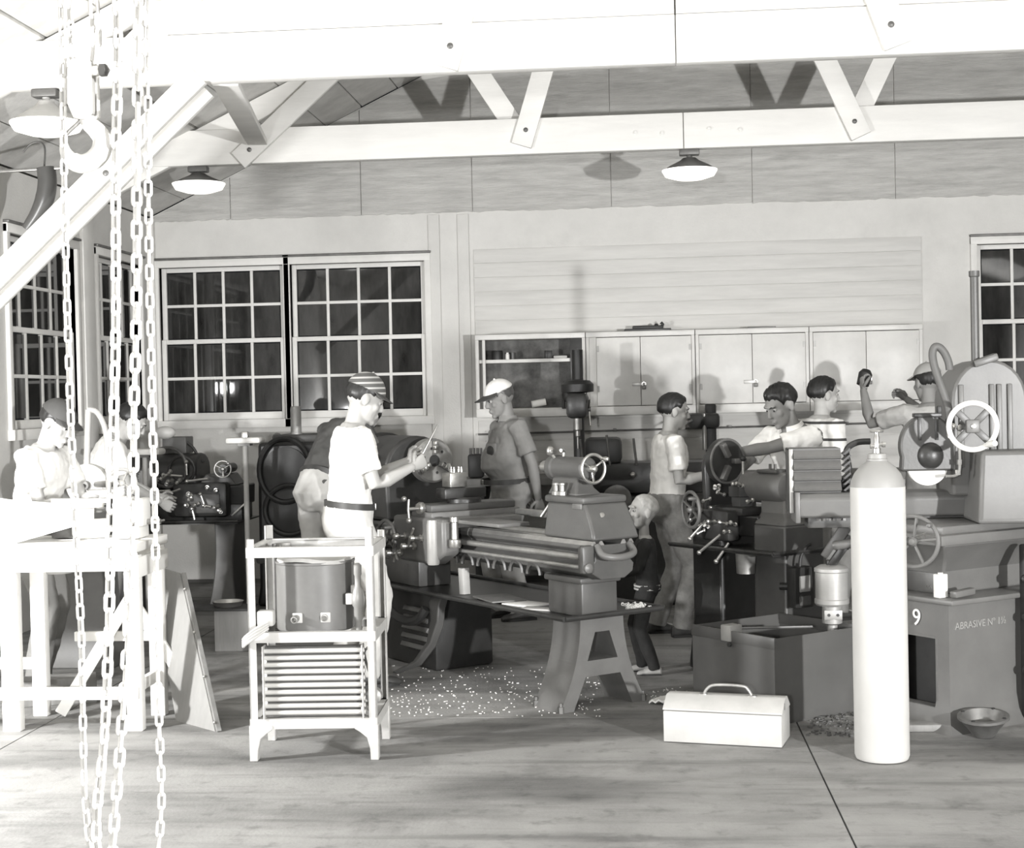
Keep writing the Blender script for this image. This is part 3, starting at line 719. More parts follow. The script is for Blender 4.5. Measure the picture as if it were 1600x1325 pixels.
# ------------------------------------------------------------------ wall cabinets
CF, CBK = 13.17, 13.482
cxs = [at(743, 590, CF).x, at(916, 590, CF).x, at(1087, 585, CF).x, at(1265, 580, CF).x, at(1443, 575, CF).x]
CZB, CZT = 1.405, 2.118
def cabinet(i, label, open_front=False):
    x0, x1 = cxs[i]+0.003, cxs[i+1]-0.003; w = x1-x0
    t = thing('wall_cabinet', label, 'cabinet', (x0, CF, CZB), 0, 'row of wall cabinets')
    d, h = CBK-CF, CZT-CZB
    B().span(0, w, -0.012, d, h-0.045, h, 0.004).build('top_board', 'cabinet', t)
    B().span(0, w, -0.012, d, 0, 0.075, 0.004).build('bottom_board', 'cabinet', t)
    for a in (0, w-0.028): B().span(a, a+0.028, 0, d, 0.075, h-0.045, 0.002).build('side_board', 'cabinet', t)
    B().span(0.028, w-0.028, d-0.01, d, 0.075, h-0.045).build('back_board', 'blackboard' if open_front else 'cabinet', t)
    if open_front:
        B().span(0.028, w-0.028, 0.03, d-0.012, h-0.245, h-0.215, 0.002).build('shelf', 'cabinet', t)
        B().span(0.06, 0.085, 0.0, 0.03, 0.075, h-0.045, 0.002).build('inner_post', 'cabinet', t)
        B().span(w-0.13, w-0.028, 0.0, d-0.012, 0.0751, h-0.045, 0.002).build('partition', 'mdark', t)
    else:
        a0 = 0.09 if i == 1 else 0.03
        mid = w*0.5
        if i == 1: B().span(0.029, a0-0.002, -0.004, 0.02, 0.076, h-0.046, 0.002).build('stile', 'cabinet', t)
        for (xa, xb, hx) in ((a0, mid-0.002, mid-0.03), (mid+0.002, w-0.03, mid+0.03)):
            dr = B().span(xa, xb, -0.010, 0.012, 0.08, h-0.05, 0.003).build('door', 'cabinet', t)
            for zz in (0.2, h-0.17): B().span(xa+0.001 if hx > mid-0.01 and xa > mid else xa+0.002, xa+0.02, -0.014, -0.009, zz, zz+0.05).build('hinge', 'galv', dr) if xa < mid-0.1 else B().span(xb-0.02, xb-0.002, -0.014, -0.009, zz, zz+0.05).build('hinge', 'galv', dr)
            if hx < mid:
                B().span(hx-0.045, hx+0.05, -0.018, -0.010, 0.245, 0.275, 0.001).build('hasp', 'steeldull', dr)
            else:
                B().torus((hx-0.005, -0.016, 0.26), (0,-1,0), 0.016, 0.004, 14, 6).build('staple', 'steel', dr)
                B().box((hx-0.005, -0.022, 0.232), (0.035, 0.014, 0.035), None, 0.005).build('padlock', 'iron', dr)
    return t
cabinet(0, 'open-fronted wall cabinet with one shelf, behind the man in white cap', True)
cabinet(1, 'pale two-door wall cabinet next to the open cabinet')
cabinet(2, 'pale two-door wall cabinet in the middle, behind the bending young man')
cabinet(3, 'pale two-door wall cabinet at the right end of the row')
# things in and on the cabinets
zs = CZT-0.215+0.001
def small(name, b, m, px, Y, z, label, cat, rot=0):
    o = b.build(name, m); q = at(px, 560, Y); o.location = (q.x, Y, z); o.rotation_euler = (0,0,rot); return tag(o, label, cat)
small('dark_tin', B().lathe((0,0,0),(0,0,1),[(0,0),(0.05,0),(0.05,0.07),(0.045,0.08),(0,0.08)],16), 'black', 777, 13.32, zs, 'squat black tin at the left of the cabinet shelf', 'tin')
small('white_jar', B().lathe((0,0,0),(0,0,1),[(0,0),(0.018,0),(0.018,0.045),(0.012,0.05),(0.012,0.06),(0,0.06)],14), 'white', 793, 13.28, zs, 'tiny white jar on the cabinet shelf', 'jar')
small('grey_can', B().lathe((0,0,0),(0,0,1),[(0,0),(0.025,0),(0.025,0.06),(0.022,0.062),(0,0.062)],14), 'mgrey', 801, 13.34, zs, 'small grey can beside the white jar', 'can')
small('carton', B().box((0,0,0.035),(0.06,0.05,0.07),None,0.002), 'mdark', 857, 13.3, zs, 'dark little carton at the right of the cabinet shelf', 'carton', 0.2)
small('folded_cloth', B().box((0,0,0.012),(0.12,0.10,0.024),None,0.008), 'offwhite', 876, 13.3, zs, 'pale folded cloth on the cabinet shelf', 'cloth')
small('rolled_paper', B().cyl((-0.07,0,0.03),(0.05,0.02,0.05),0.03), 'paper', 842, 13.3, CZB+0.076, 'white paper roll in the bottom of the open cabinet', 'paper')
gl = tag(thing('work_gloves', None, None, (at(890,600,13.1).x, 13.13, 1.58)), 'dark pair of work gloves hanging at the cabinet edge', 'gloves')
for k, dx in enumerate((-0.03, 0.03)):
    B().ball((dx,0,0.0),(0.04,0.03,0.06)).build('palm', 'leather', gl)
    for j in range(4): B().tube([(dx-0.027+0.018*j,0,-0.04),(dx-0.03+0.02*j,-0.01,-0.08),(dx-0.032+0.021*j,-0.005,-0.11)], 0.010, 8).build('finger', 'leather', gl)
B().cyl((0,0.0,0.02),(0,0.03,0.06),0.006).build('hook', 'steel', gl)
pl = tag(thing('bench_plane', None, None, (at(1012,518,13.3).x, 13.32, CZT+0.001), math.radians(4)), 'dark iron hand plane lying on top of the cabinets', 'hand plane')
B().box((0,0,0.012),(0.40,0.06,0.024),None,0.004).build('sole', 'mdark', pl); B().box((0.0,0,0.035),(0.26,0.05,0.03),None,0.008).build('body', 'black', pl)
B().tube([(0.12,0,0.03),(0.13,0,0.06),(0.115,0,0.075)],0.014,8).build('handle', 'black', pl); B().ball((0.075,0,0.05),0.018).build('knob', 'black', pl)
o = B().box((0,0,0.008),(0.24,0.03,0.016),None,0.002).build('steel_rule', 'iron'); o.location = (at(1190,512,13.3).x, 13.3, CZT+0.001); tag(o, 'thin dark steel bar lying on the cabinet top at right', 'bar')
# wall bench and shelf rail below the cabinets
bn = thing('wall_bench', 'long dark workbench against the back wall under the cabinets', 'workbench', (-1.5, 12.75, 0))
B().span(0, 4.3, 0, 0.72, 0.84, 0.90, 0.006).build('bench_top', 'wood', bn)
for x in (0.1, 1.45, 2.85, 4.15): B().span(x, x+0.09, 0.05, 0.66, 0, 0.84, 0.006).build('leg', 'mdark', bn)
B().span(0.05, 4.25, 0.1, 0.62, 0.18, 0.22).build('lower_shelf', 'wood', bn)
o = B().cyl((0,0,0),(3.4,0,0.03),0.009,n=8).build('wall_pipe', 'iron'); o.location=(-1.42,13.44,1.255); tag(o, 'thin dark pipe run along the wall under the cabinets', 'pipe')
for k in range(4): B().box((0.2+k*1.0,0.02,0.005+0.009*k),(0.03,0.05,0.03)).build('pipe_clip', 'iron', o)
# ------------------------------------------------------------------ the big engine lathe
LO, LA = (-0.263, 7.936, 0), math.radians(128)
la = thing('engine_lathe', 'big grey engine lathe with chuck and tailstock in the middle', 'lathe', LO, LA)
def aframe(parent, x, half_top=0.135, half_foot=0.275, ztop=0.462, th=0.24, m='mlight', flip=1):
    out = []
    n = 8
    for k in range(n+1):
        t = k/n; y = half_foot + (half_top-half_foot)*(1-(1-t)**2.0)
        out.append((y, ztop*t))
    outer_l = out; outer_r = [(-y, z) for y, z in reversed(out)]
    b = B()
    # two legs, a cross bar and a head as one casting
    inner = [(0.075, ztop-0.10), (0.105, 0.235)]
    leg = [(half_foot,0.0)] + out[1:] + [(0.0, ztop), (0.0, ztop-0.075), (0.062, ztop-0.075), (0.115, 0.245), (0.0, 0.245), (0.0, 0.165), (0.135, 0.165), (half_foot-0.095, 0.0)]
    for s in (1, -1):
        poly = [(y*s, z) for y, z in leg]
        # split into convex strips for clean faces
        o1 = [(y*s, z) for y, z in out]
        m_ = len(out)
        def inner_y(z):
            if z > ztop-0.075: return 0.0
            if z > 0.245: return 0.045 + (0.095-0.045)*((ztop-0.075)-z)/((ztop-0.075)-0.245)
            if z > 0.165: return 0.0
            return 0.11 + (half_foot-0.09-0.11)*(0.165-z)/0.165
        zs_ = sorted({z for _, z in out} | {0.165, 0.1651, 0.245, 0.2451, ztop-0.075, ztop-0.0749})
        def outer_y(z):
            for (ya, za), (yc, zc) in zip(out[:-1], out[1:]):
                if za <= z <= zc: return ya + (yc-ya)*(z-za)/max(zc-za, 1e-6)
            return half_top
        for za, zc in zip(zs_[:-1], zs_[1:]):
            if zc-za < 5e-4: continue
            e1, e2 = za+1e-5, zc-1e-5
            q = [V((0, 0.045+s*inner_y(e1), za)), V((0, 0.045+s*outer_y(za), za)), V((0, 0.045+s*outer_y(zc), zc)), V((0, 0.045+s*inner_y(e2), zc))]
            b.rings([[p+V((x-th/2,0,0)) for p in q], [p+V((x+th/2,0,0)) for p in q]])
    return b.build('leg', m, parent)
aframe(la, -0.02)
for x in (-0.13, 0.09):
    for s in (1, -1):
        B().lathe((x, 0.045+s*0.26, 0.02), (0,0,1), [(0.018,-0.02),(0.018,0.012),(0.010,0.013),(0.010,0.03),(0,0.031)], 6).build('foot_bolt', 'iron', la)
# chip tray
b = B(); b.span(-0.19, 2.1, -0.31, 0.31, 0.463, 0.472)
for y in (-0.31, 0.31): b.tube([(-0.19,y,0.478),(2.1,y,0.478)], 0.014, 10)
for x in (-0.19, 2.1): b.tube([(x,-0.31,0.478),(x,0.31,0.478)], 0.014, 10)
b.build('chip_tray', 'mdark', la)
# pedestals between tray and bed
for x, w in ((-0.02, 0.30), (1.75, 0.55)):
    b = B(); b.span(x-w/2, x+w/2, -0.035, 0.19, 0.472, 0.665, 0.012); b.span(x-w/2-0.015, x+w/2+0.015, -0.05, 0.205, 0.640, 0.672, 0.010)
    b.build('pedestal', 'mgrey', la)
b = B()
prof = [(-0.11,0.668),(0.11,0.668),(0.19,0.70),(0.20,0.74),(0.165,0.765),(0.165,0.80),(0.205,0.822),(0.205,0.842),(-0.205,0.842),(-0.205,0.822),(-0.165,0.80),(-0.165,0.765),(-0.20,0.74),(-0.19,0.70)]
b.rings([[V((x, 0.07+y*0.66, z)) for y, z in prof] for x in (-0.275, 2.35)])
b.build('bed', 'mgrey', la, bev=0.004)
for k in range(8):     # arches along the lower bed flank
    x = 0.25 + k*0.165
    B().torus((x, 0.192, 0.655), (0,1,0), 0.06, 0.012, 14, 6, a0=0.0, a1=PI).build('arch_rib', 'mgrey', la)
for y in (0.185, 0.14, 0.0, -0.045):
    bb = B(); bb.rings([[V((x, y-0.02, 0.841)), V((x, y+0.02, 0.841)), V((x, y+0.007, 0.862)), V((x, y-0.007, 0.862))] for x in (-0.275, 1.75)]); bb.build('way', 'steeldull', la)
B().cyl((-0.27, 0.235, 0.785), (1.75, 0.235, 0.785), 0.016).build('lead_screw', 'steeldull', la)
B().cyl((-0.27, 0.235, 0.735), (1.75, 0.235, 0.735), 0.011).build('feed_rod', 'steeldull', la)
B().box((-0.262, 0.225, 0.775), (0.05, 0.075, 0.14), None, 0.014).build('rod_bracket', 'mgrey', la)
B().lathe((-0.288,0.235,0.735),(-1,0,0),[(0.024,0),(0.024,0.012),(0.012,0.018),(0,0.02)],14).build('bearing_cap', 'mlight', la)
# U-shaped bracket on the bed end
B().tube(smooth_path([(-0.28,0.17,0.84),(-0.32,0.17,0.80),(-0.35,0.13,0.785),(-0.355,0.05,0.785),(-0.33,-0.02,0.80),(-0.28,-0.03,0.84)], 6), 0.018, 12).build('end_bracket', 'mlight', la)
# tailstock
ts = bpy.data.objects.new('tailstock', None); COL.objects.link(ts); ts.parent = la; ts.location = (0, 0.05, 0)
b = B()
sec = [(0.15,0.864,0.145),(0.15,0.90,0.14),(0.14,0.97,0.135),(0.13,1.045,0.13)]
b.rings([[V((-0.285+0.25*(z-0.864) if z < 0.93 else -0.265+0.6*(z-0.93), -hw, z)), V((xr, -hw, z)), V((xr, hw, z)), V((-0.285+0.25*(z-0.864) if z < 0.93 else -0.265+0.6*(z-0.93), hw, z))] for xr, z, hw in sec])
b.build('base', 'mgrey', ts, bev=0.012)
B().span(-0.20, 0.145, -0.135, 0.14, 1.042, 1.078, 0.012).build('base_plate', 'mgrey', ts)
b = B()
b.rings([[V((xa, -hw, z)), V((xc, -hw, z)), V((xc, hw, z)), V((xa, hw, z))] for xa, xc, hw, z in ((-0.06,0.20,0.085,1.076),(-0.03,0.20,0.06,1.11),(-0.01,0.21,0.04,1.17))])
b.build('column', 'mgrey', ts, bev=0.012)
B().lathe((0,0,1.212), (1,0,0), [(0.045,-0.06),(0.058,-0.05),(0.058,0.20),(0.066,0.21),(0.066,0.25),(0.05,0.262),(0.034,0.264)], 28).build('barrel', 'mgrey', ts)
B().lathe((0,0,1.212), (1,0,0), [(0.032,0.25),(0.032,0.34),(0.012,0.342),(0.002,0.40)], 18).build('quill', 'steel', ts)
def handwheel(parent, c, axis, R, r, spokes, m='steel', hub=0.02, handle=True, n=36):
    o = bpy.data.objects.new('handwheel', None); COL.objects.link(o); o.parent = parent
    c = V(c); u, v, d = basis(V(axis))
    B().torus(c, axis, R, r, n, 10).build('rim', m, o)
    for k in range(spokes):
        a = 2*PI*k/spokes + 0.5
        B().bar(c - d*0.01, c + (u*math.cos(a)+v*math.sin(a))*R, r*1.5, r*1.1, r*0.3).build('spoke', m, o)
    B().lathe(c-d*0.02, axis, [(hub*0.7,-0.01),(hub,0),(hub,0.03),(hub*0.6,0.042),(0,0.045)], 16).build('hub', m, o)
    if handle:
        p = c + (u*math.cos(2.4)+v*math.sin(2.4))*R
        B().lathe(p, axis, [(0.006,0),(0.010,0.01),(0.013,0.035),(0.009,0.055),(0,0.058)], 12).build('grip', m, o)
    return o
handwheel(ts, (-0.10, 0, 1.212), (-1,0,0), 0.073, 0.0085, 3)
B().cyl((-0.10,0,1.212),(-0.05,0,1.212),0.018).build('screw_end', 'steel', ts)
B().tube(smooth_path([(0.13,0.02,1.27),(0.13,0.02,1.30),(0.10,0.06,1.305),(0.0,0.13,1.31)], 5), 0.008, 8).build('clamp_lever', 'steel', ts)
B().ball((0.21,0.05,1.30),(0.022,0.022,0.026)).build('lever_knob', 'steel', ts)
B().tube([(0.21,0.05,1.29),(0.20,0.03,1.262)],0.008,8).build('lever_stem', 'steel', ts)
for x, y in ((0.03,0.105),(0.075,0.11)): B().lathe((x,y,1.078),(0,0,1),[(0.024,0),(0.024,0.018),(0.014,0.02),(0.014,0.05),(0.018,0.052),(0.018,0.062),(0,0.064)],6).build('clamp_nut', 'steeldull', ts)
B().lathe((-0.22,0.05,0.985),(-0.6,0.2,0.6),[(0.02,0),(0.02,0.008),(0,0.014)],12).build('oil_cap', 'steel', ts)
B().box((-0.14,0.134,1.03),(0.08,0.012,0.03),None,0.005).build('lug', 'mlight', ts)
# carriage: saddle, apron, slides
ca = bpy.data.objects.new('carriage', None); COL.objects.link(ca); ca.parent = la
b = B(); b.span(0.88, 1.46, -0.16, 0.30, 0.864, 0.915, 0.012); b.span(1.05, 1.28, -0.26, 0.34, 0.90, 0.945, 0.010); b.build('saddle', 'mlight', ca)
b = B()
ap = [(0.885,0.915),(1.46,0.915),(1.46,0.72),(1.40,0.655),(1.02,0.655),(0.93,0.70),(0.885,0.72)]
b.rings([[V((x, y, z)) for x, z in ap] for y in (0.255, 0.365)]); b.build('apron', 'mlight', ca, bev=0.02)
B().lathe((0.985,0.372,0.66),(0,0,1),[(0.03,0.0),(0.035,0.01),(0.035,0.22),(0.03,0.25)],20).build('column_boss', 'galv', ca)
B().lathe((0.85,0.31,0.76),(0,0,1),[(0.0,0.0),(0.030,0.0),(0.034,0.01),(0.034,0.045),(0.02,0.05),(0.018,0.14),(0.026,0.145),(0.026,0.17),(0,0.172)],18).build('oil_pump', 'steel', ca)
handwheel(ca, (1.44, 0.42, 0.78), (0,1,0), 0.105, 0.011, 4, 'iron', 0.025)
for x, z, ln in ((1.30,0.80,0.05),(1.20,0.75,0.06),(1.36,0.70,0.07),(1.12,0.80,0.05)):
    B().lathe((x,0.365,z),(0.1,1,0.05),[(0.022,0),(0.022,0.012),(0.010,0.014),(0.010,ln),(0.018,ln+0.004),(0.016,ln+0.025),(0,ln+0.03)],14).build('knob', 'steel', ca)
B().tube([(1.20,0.41,0.75),(1.16,0.42,0.80),(1.10,0.43,0.86)],0.007,8).build('feed_lever', 'steel', ca)
for k in range(5):
    a = 2*PI*k/5; B().tube([(1.37,0.40,0.69),(1.37+0.045*math.cos(a),0.405,0.69+0.045*math.sin(a))],[0.008,0.006],8).build('star_spoke', 'steel', ca)
B().span(1.07, 1.26, -0.24, 0.33, 0.945, 0.985, 0.008).build('cross_slide', 'mgrey', ca)
B().lathe((1.165,0.33,0.965),(0,1,0),[(0.034,0),(0.036,0.02),(0.030,0.03),(0.010,0.032),(0.010,0.09)],18).build('dial', 'steel', ca)
B().tube([(1.165,0.42,0.905),(1.165,0.425,0.965),(1.165,0.42,1.02)],0.008,8).build('crank', 'steel', ca); B().ball((1.165,0.42,0.90),0.017).build('crank_ball', 'steel', ca); B().ball((1.165,0.45,1.025),0.015).build('crank_ball', 'steel', ca)
b = B(); b.lathe((1.17,0.05,0.985),(0,0,1),[(0.10,0),(0.10,0.02),(0.09,0.03)],28); b.box((1.17,0.07,1.04),(0.11,0.28,0.06),None,0.008); b.build('compound_rest', 'mdark', ca)
B().box((1.19,0.10,1.115),(0.095,0.115,0.085),None,0.006).build('tool_block', 'steel', ca)
for k in range(4): B().lathe((1.16+0.03*k if k < 2 else 1.16+0.03*(k-2),0.07+0.05*(k//2),1.158),(0,0,1),[(0.009,0),(0.009,0.02),(0.006,0.021),(0.006,0.032),(0,0.033)],6).build('set_screw', 'steel', ca)
B().bar((1.24,0.08,1.135),(1.42,0.0,1.19),0.02,0.02,0.002).build('tool_bit', 'steel', ca)
B().span(0.42, 0.90, 0.10, 0.30, 0.895, 0.915, 0.004).build('wing_plate', 'mlight', ca)
B().span(0.45, 1.05, -0.28, -0.22, 0.90, 0.935, 0.004).build('taper_bar', 'steeldull', ca)
B().tube([(0.60,-0.10,0.92),(0.56,-0.14,1.0),(0.50,-0.20,1.03)],0.010,8).build('stop_lever', 'steel', ca)
# headstock
hs = bpy.data.objects.new('headstock', None); COL.objects.link(hs); hs.parent = la
b = B(); pr_ = [(-0.22,0.85),(0.22,0.85),(0.23,1.15)] + [(0.23*math.cos(a), 1.15+0.21*math.sin(a)) for a in (PI*k/12 for k in range(1, 12))] + [(-0.23,1.15)]
b.rings([[V((x, y, z)) for y, z in pr_] for x in (1.78, 2.20)]); b.build('casing', 'mdark', hs, bev=0.02)
b = B(); b.rings([[V((x, y*1.12, 1.0+(z-1.0)*1.05)) for y, z in pr_] for x in (2.205, 2.28)]); b.build('gear_cover', 'black', hs, bev=0.02)
for x, z in ((1.90,1.22),(2.08,1.22),(2.0,1.05)): B().lathe((x,0.228,z),(0,1,0),[(0.03,0),(0.03,0.015),(0.012,0.017),(0.012,0.04)],14).build('knob', 'steel', hs); 
B().tube([(1.95,0.27,1.22),(1.90,0.30,1.32),(1.86,0.32,1.38)],0.009,8).build('speed_lever', 'iron', hs)
B().tube([(2.05,0.12,1.30),(2.02,0.20,1.40),(1.99,0.28,1.52)],0.011,8).build('clutch_lever', 'iron', hs)
ck = B().lathe((1.62,-0.02,1.21),(1,0,0),[(0.036,0.0),(0.122,0.0),(0.134,0.010),(0.134,0.075),(0.120,0.085),(0.07,0.09),(0.07,0.165)],48).build('chuck', 'steeldull', hs)
B().lathe((1.619,-0.02,1.21),(1,0,0),[(0.0,0.002),(0.036,0.002),(0.036,-0.001),(0,-0.001)],24).build('bore', 'black', ck)
for k in range(3):
    a = math.radians(90+120*k); dy, dz = math.cos(a), math.sin(a)
    c_ = V((1.617,-0.02,1.21))
    R_ = Matrix((V((1,0,0)), V((0,dy,dz)), V((0,-dz,dy)))).transposed()
    B().box(c_+V((0.0,dy*0.085,dz*0.085)),(0.006,0.10,0.03),R_).build('jaw_slot', 'iron', ck)
    for j in range(3): B().box(c_+V((-0.010-0.006*j,dy*(0.055+0.026*j),dz*(0.055+0.026*j))),(0.030+0.0*j,0.022,0.024),R_,0.002).build('jaw', 'steel', ck)
for k in range(6):
    a = 2*PI*k/6+0.3; B().lathe((1.6205,-0.02+0.075*math.cos(a),1.21+0.075*math.sin(a)),(-1,0,0),[(0.009,0),(0.009,0.003),(0,0.003)],8).build('screw', 'black', ck)
# motor cabinet with louvres under the head end
mc = bpy.data.objects.new('motor_cabinet', None); COL.objects.link(mc); mc.parent = la
B().span(1.28, 2.30, -0.20, 0.20, 0.0, 0.462, 0.02).build('body', 'mdark', mc)
for k in range(5): B().box((1.50, 0.205, 0.12+0.055*k),(0.34-0.02*k,0.02,0.03),Matrix.Rotation(0.5,3,'X'),0.004).build('louvre', 'mlight', mc)
rsx = []
for t_, (x, y, z, w_, h_) in enumerate(((1.20,0.20,0.46,0.10,0.04),(1.18,0.24,0.40,0.11,0.05),(1.17,0.25,0.30,0.08,0.045),(1.19,0.28,0.18,0.05,0.04),(1.25,0.34,0.07,0.045,0.035),(1.34,0.44,0.012,0.04,0.02))):
    c_ = V((x, y, z)); rsx.append([c_+V((a_*w_/2, 0, 0))+V((0, b_*h_/2, b_*h_*0.35)) for a_, b_ in ((-1,-1),(1,-1),(1,1),(-1,1))])
B().rings(rsx).build('curved_leg', 'mgrey', la, bev=0.008)
B().tube(smooth_path([(1.75,0.30,0.45),(1.62,0.33,0.36),(1.45,0.33,0.30),(1.30,0.31,0.31),(1.24,0.28,0.38)],6),0.028,8).build('drive_belt', 'black', la)
# things lying in the tray
def lw(x, y, z): return Matrix.Translation(LO) @ Matrix.Rotation(LA, 4, 'Z') @ V((x, y, z))
for (x, y, sx, sy, rz, m, nm, lab, cat) in ((0.42,0.13,0.22,0.16,0.2,'paper','paper_sheet','pale paper sheet in the lathe chip tray','paper'), (0.66,0.15,0.30,0.2,-0.2,'mlight','thin_plate','thin grey plate lying in the chip tray','plate'), (0.22,0.18,0.2,0.09,0.5,'offwhite','flat_scrap','flat pale scrap in the tray near its front end','scrap')):
    o = B().box((0,0,0.004),(sx,sy,0.008),None,0.001).build(nm, m); o.location = lw(x,y,0.4725 + (0.009 if nm == 'thin_plate' else 0)); o.rotation_euler = (0,0,LA+rz); tag(o, lab, cat)
o = B().box((0,0,0.075),(0.05,0.045,0.15),None,0.003).build('wood_block', 'offwhite'); o.location = lw(1.02,0.15,0.4725); o.rotation_euler=(0,0.06,LA); tag(o, 'upright pale wood block standing in the chip tray', 'block')
tr_ = thing('swarf_heap', 'heap of bright metal turnings at the end of the tray', 'swarf', lw(-0.10,-0.22,0.4735), LA); tr_['kind'] = 'stuff'; del tr_['category']; 
b = B()
for k in range(120):
    x, y = random.gauss(0,0.03), random.gauss(0,0.05)
    x = max(-0.065, min(0.09, x)); y = max(-0.07, min(0.1, y))
    b.torus((x,y,random.uniform(0.006,0.022)), (random.uniform(-1,1),random.uniform(-1,1),random.uniform(0.2,1)), random.uniform(0.005,0.010), 0.0016, 6, 4)
bpy.data.objects.remove(tr_)
o = b.build('swarf', 'white'); o.location = lw(-0.10,-0.20,0.4735); tag(o, 'heap of bright metal turnings at the end of the chip tray', None, None, 'stuff')
o = B().torus((0,0,0.022),(0.3,1,0),0.022,0.007,18,8).build('steel_ring', 'steel'); o.location = lw(-0.13,0.05,0.480); o.rotation_euler=(0,0,0.4); tag(o, 'small bright ring standing in the chip tray', 'ring')
# turnings strewn over the floor
b = B()
for k in range(330):
    t = random.random(); px = 610 + 330*random.random(); py = 1040 + 80*random.random()
    q = fl(px, py); s = random.uniform(0.002, 0.006)
    b.box((q.x, q.y, 0.003), (s*random.uniform(1,3), s, 0.004), Matrix.Rotation(random.random()*3, 3, 'Z'))
for k in range(60):
    q = fl(random.uniform(1010,1110), random.uniform(1075,1098)); s = random.uniform(0.002,0.005); b.box((q.x,q.y,0.003),(s*2,s,0.004),Matrix.Rotation(random.random()*3,3,'Z'))
o = b.build('swarf_on_floor', 'white', smooth=False); tag(o, 'bright metal chips scattered on the floor below the lathe', None, None, 'stuff')
# ------------------------------------------------------------------ old gear-driven lathe under the left windows
Y2 = 11.7
def loc_at(root_loc):
    rl = V(root_loc)
    return lambda px, py, Y=Y2: at(px, py, Y) - rl
l2 = thing('engine_lathe', 'dark old lathe bristling with levers below the left window', 'lathe', (-3.45, Y2, 0))
L2 = loc_at((-3.45, Y2, 0))
def part(b, name, m, par, **k): return b.build(name, m, par, **k)
b = B(); b.rings([[V((x, y, z)) for y, z in ((-0.16,0.80),(0.16,0.80),(0.18,0.95),(-0.18,0.95))] for x in (-0.55, 0.42)]); part(b, 'bed', 'mdark', l2, bev=0.01)
b = B(); pr2 = [(-0.2,0.93),(0.2,0.93),(0.2,1.08)] + [(0.2*math.cos(a), 1.08+0.12*math.sin(a)) for a in (PI*k/8 for k in range(1, 8))] + [(-0.2,1.08)]
b.rings([[V((x, y, z)) for y, z in pr2] for x in (-0.50, 0.06)]); part(b, 'headstock', 'mdark', l2, bev=0.015)
B().torus((-0.16,-0.215,1.10),(0,-1,0),0.15,0.014,32,8).build('gear_guard', 'mgrey', l2); B().torus((-0.05,-0.205,1.08),(0,-1,0),0.10,0.012,28,8).build('gear_guard', 'mdark', l2)
def gear(parent, c, axis, R, th, teeth, m):
    b = B(); u, v, d = basis(V(axis)); c = V(c); ring = []
    for k in range(teeth*2):
        a0 = 2*PI*k/(teeth*2); q = R if k % 2 == 0 else R*0.90
        for da in (0.0, PI/(teeth*2)*0.85): ring.append((a0+da, q))
    b.rings([[c + d*h + (u*math.cos(a)+v*math.sin(a))*q for a, q in ring] for h in (-th/2, th/2)])
    return b.build('gear', m, parent, smooth=False)
gear(l2, (-0.30,-0.23,1.02), (0,-1,0), 0.085, 0.03, 26, 'iron'); gear(l2, (-0.36,-0.22,0.90), (0,-1,0), 0.06, 0.03, 20, 'steeldull'); gear(l2, (-0.22,-0.22,0.88), (0,-1,0), 0.055, 0.03, 18, 'iron')
B().box(L2(272,696,Y2-0.05)+V((0,0.1,0)),(0.19,0.2,0.13),None,0.008).build('drive_box', 'mgrey', l2)
B().ball(L2(258,676,Y2-0.05),(0.085,0.05,0.05)).build('oil_cup', 'offwhite', l2)
B().tube(smooth_path([L2(x,y,Y2-0.02) for x, y in ((290,690),(302,700),(310,714),(318,722))], 6), 0.012, 8).build('cable', 'mdark', l2)
handwheel(l2, L2(348,733,Y2-0.30), (0.15,-1,0.05), 0.062, 0.007, 3, 'steeldull', 0.016)
B().lathe(L2(348,733,Y2-0.28),(0,1,0),[(0.035,0),(0.035,0.30)],14).build('tailstock_barrel', 'mgrey', l2)
b = B(); b.rings([[V((xa,-0.16,z)),V((xc,-0.16,z)),V((xc,0.12,z)),V((xa,0.12,z))] for xa, xc, z in ((0.06,0.36,0.95),(0.12,0.30,1.04))]); part(b, 'tailstock', 'mgrey', l2, bev=0.01)
b = B(); b.span(-0.10, 0.32, -0.30, -0.16, 0.72, 0.98, 0.03); part(b, 'apron', 'mdark', l2)
B().span(0.03,0.27,-0.315,-0.295,0.75,0.90,0.01).build('door', 'mgrey', l2)
random.seed(11)
for k in range(16):
    px, py = random.uniform(252,345), random.uniform(735,800)
    p = L2(px, py, Y2-0.32); d = V((random.uniform(-0.4,0.4), -1, random.uniform(-0.4,0.4)))
    B().lathe(p, d, [(0.016,0),(0.016,0.012),(0.007,0.014),(0.007,0.04),(0.014,0.044),(0.015,0.06),(0.008,0.07),(0,0.071)],10).build('knob', 'steel' if k % 3 else 'steeldull', l2)
for (x0,y0,x1,y1) in ((246,768,266,766),(247,782,268,781),(291,722,292,742),(252,748,262,742),(313,772,320,792),(318,790,330,792),(266,770,282,764),(292,752,325,748),(300,795,304,812),(255,742,285,744)):
    B().tube([L2(x0,y0,Y2-0.36), L2(x1,y1,Y2-0.36)], 0.009, 8).build('lever', 'steel', l2)
    B().ball(L2(x0,y0,Y2-0.36), 0.016, 10, 8).build('lever_ball', 'steel', l2)
b = B(); b.span(-0.62, 0.42, -0.36, 0.30, 0.672, 0.682); b.tube([(-0.62,-0.36,0.69),(0.42,-0.36,0.69)],0.012,8); part(b, 'chip_tray', 'mdark', l2)
B().span(-0.30, 0.40, -0.16, 0.16, 0.68, 0.81, 0.01).build('pan_support', 'mdark', l2)
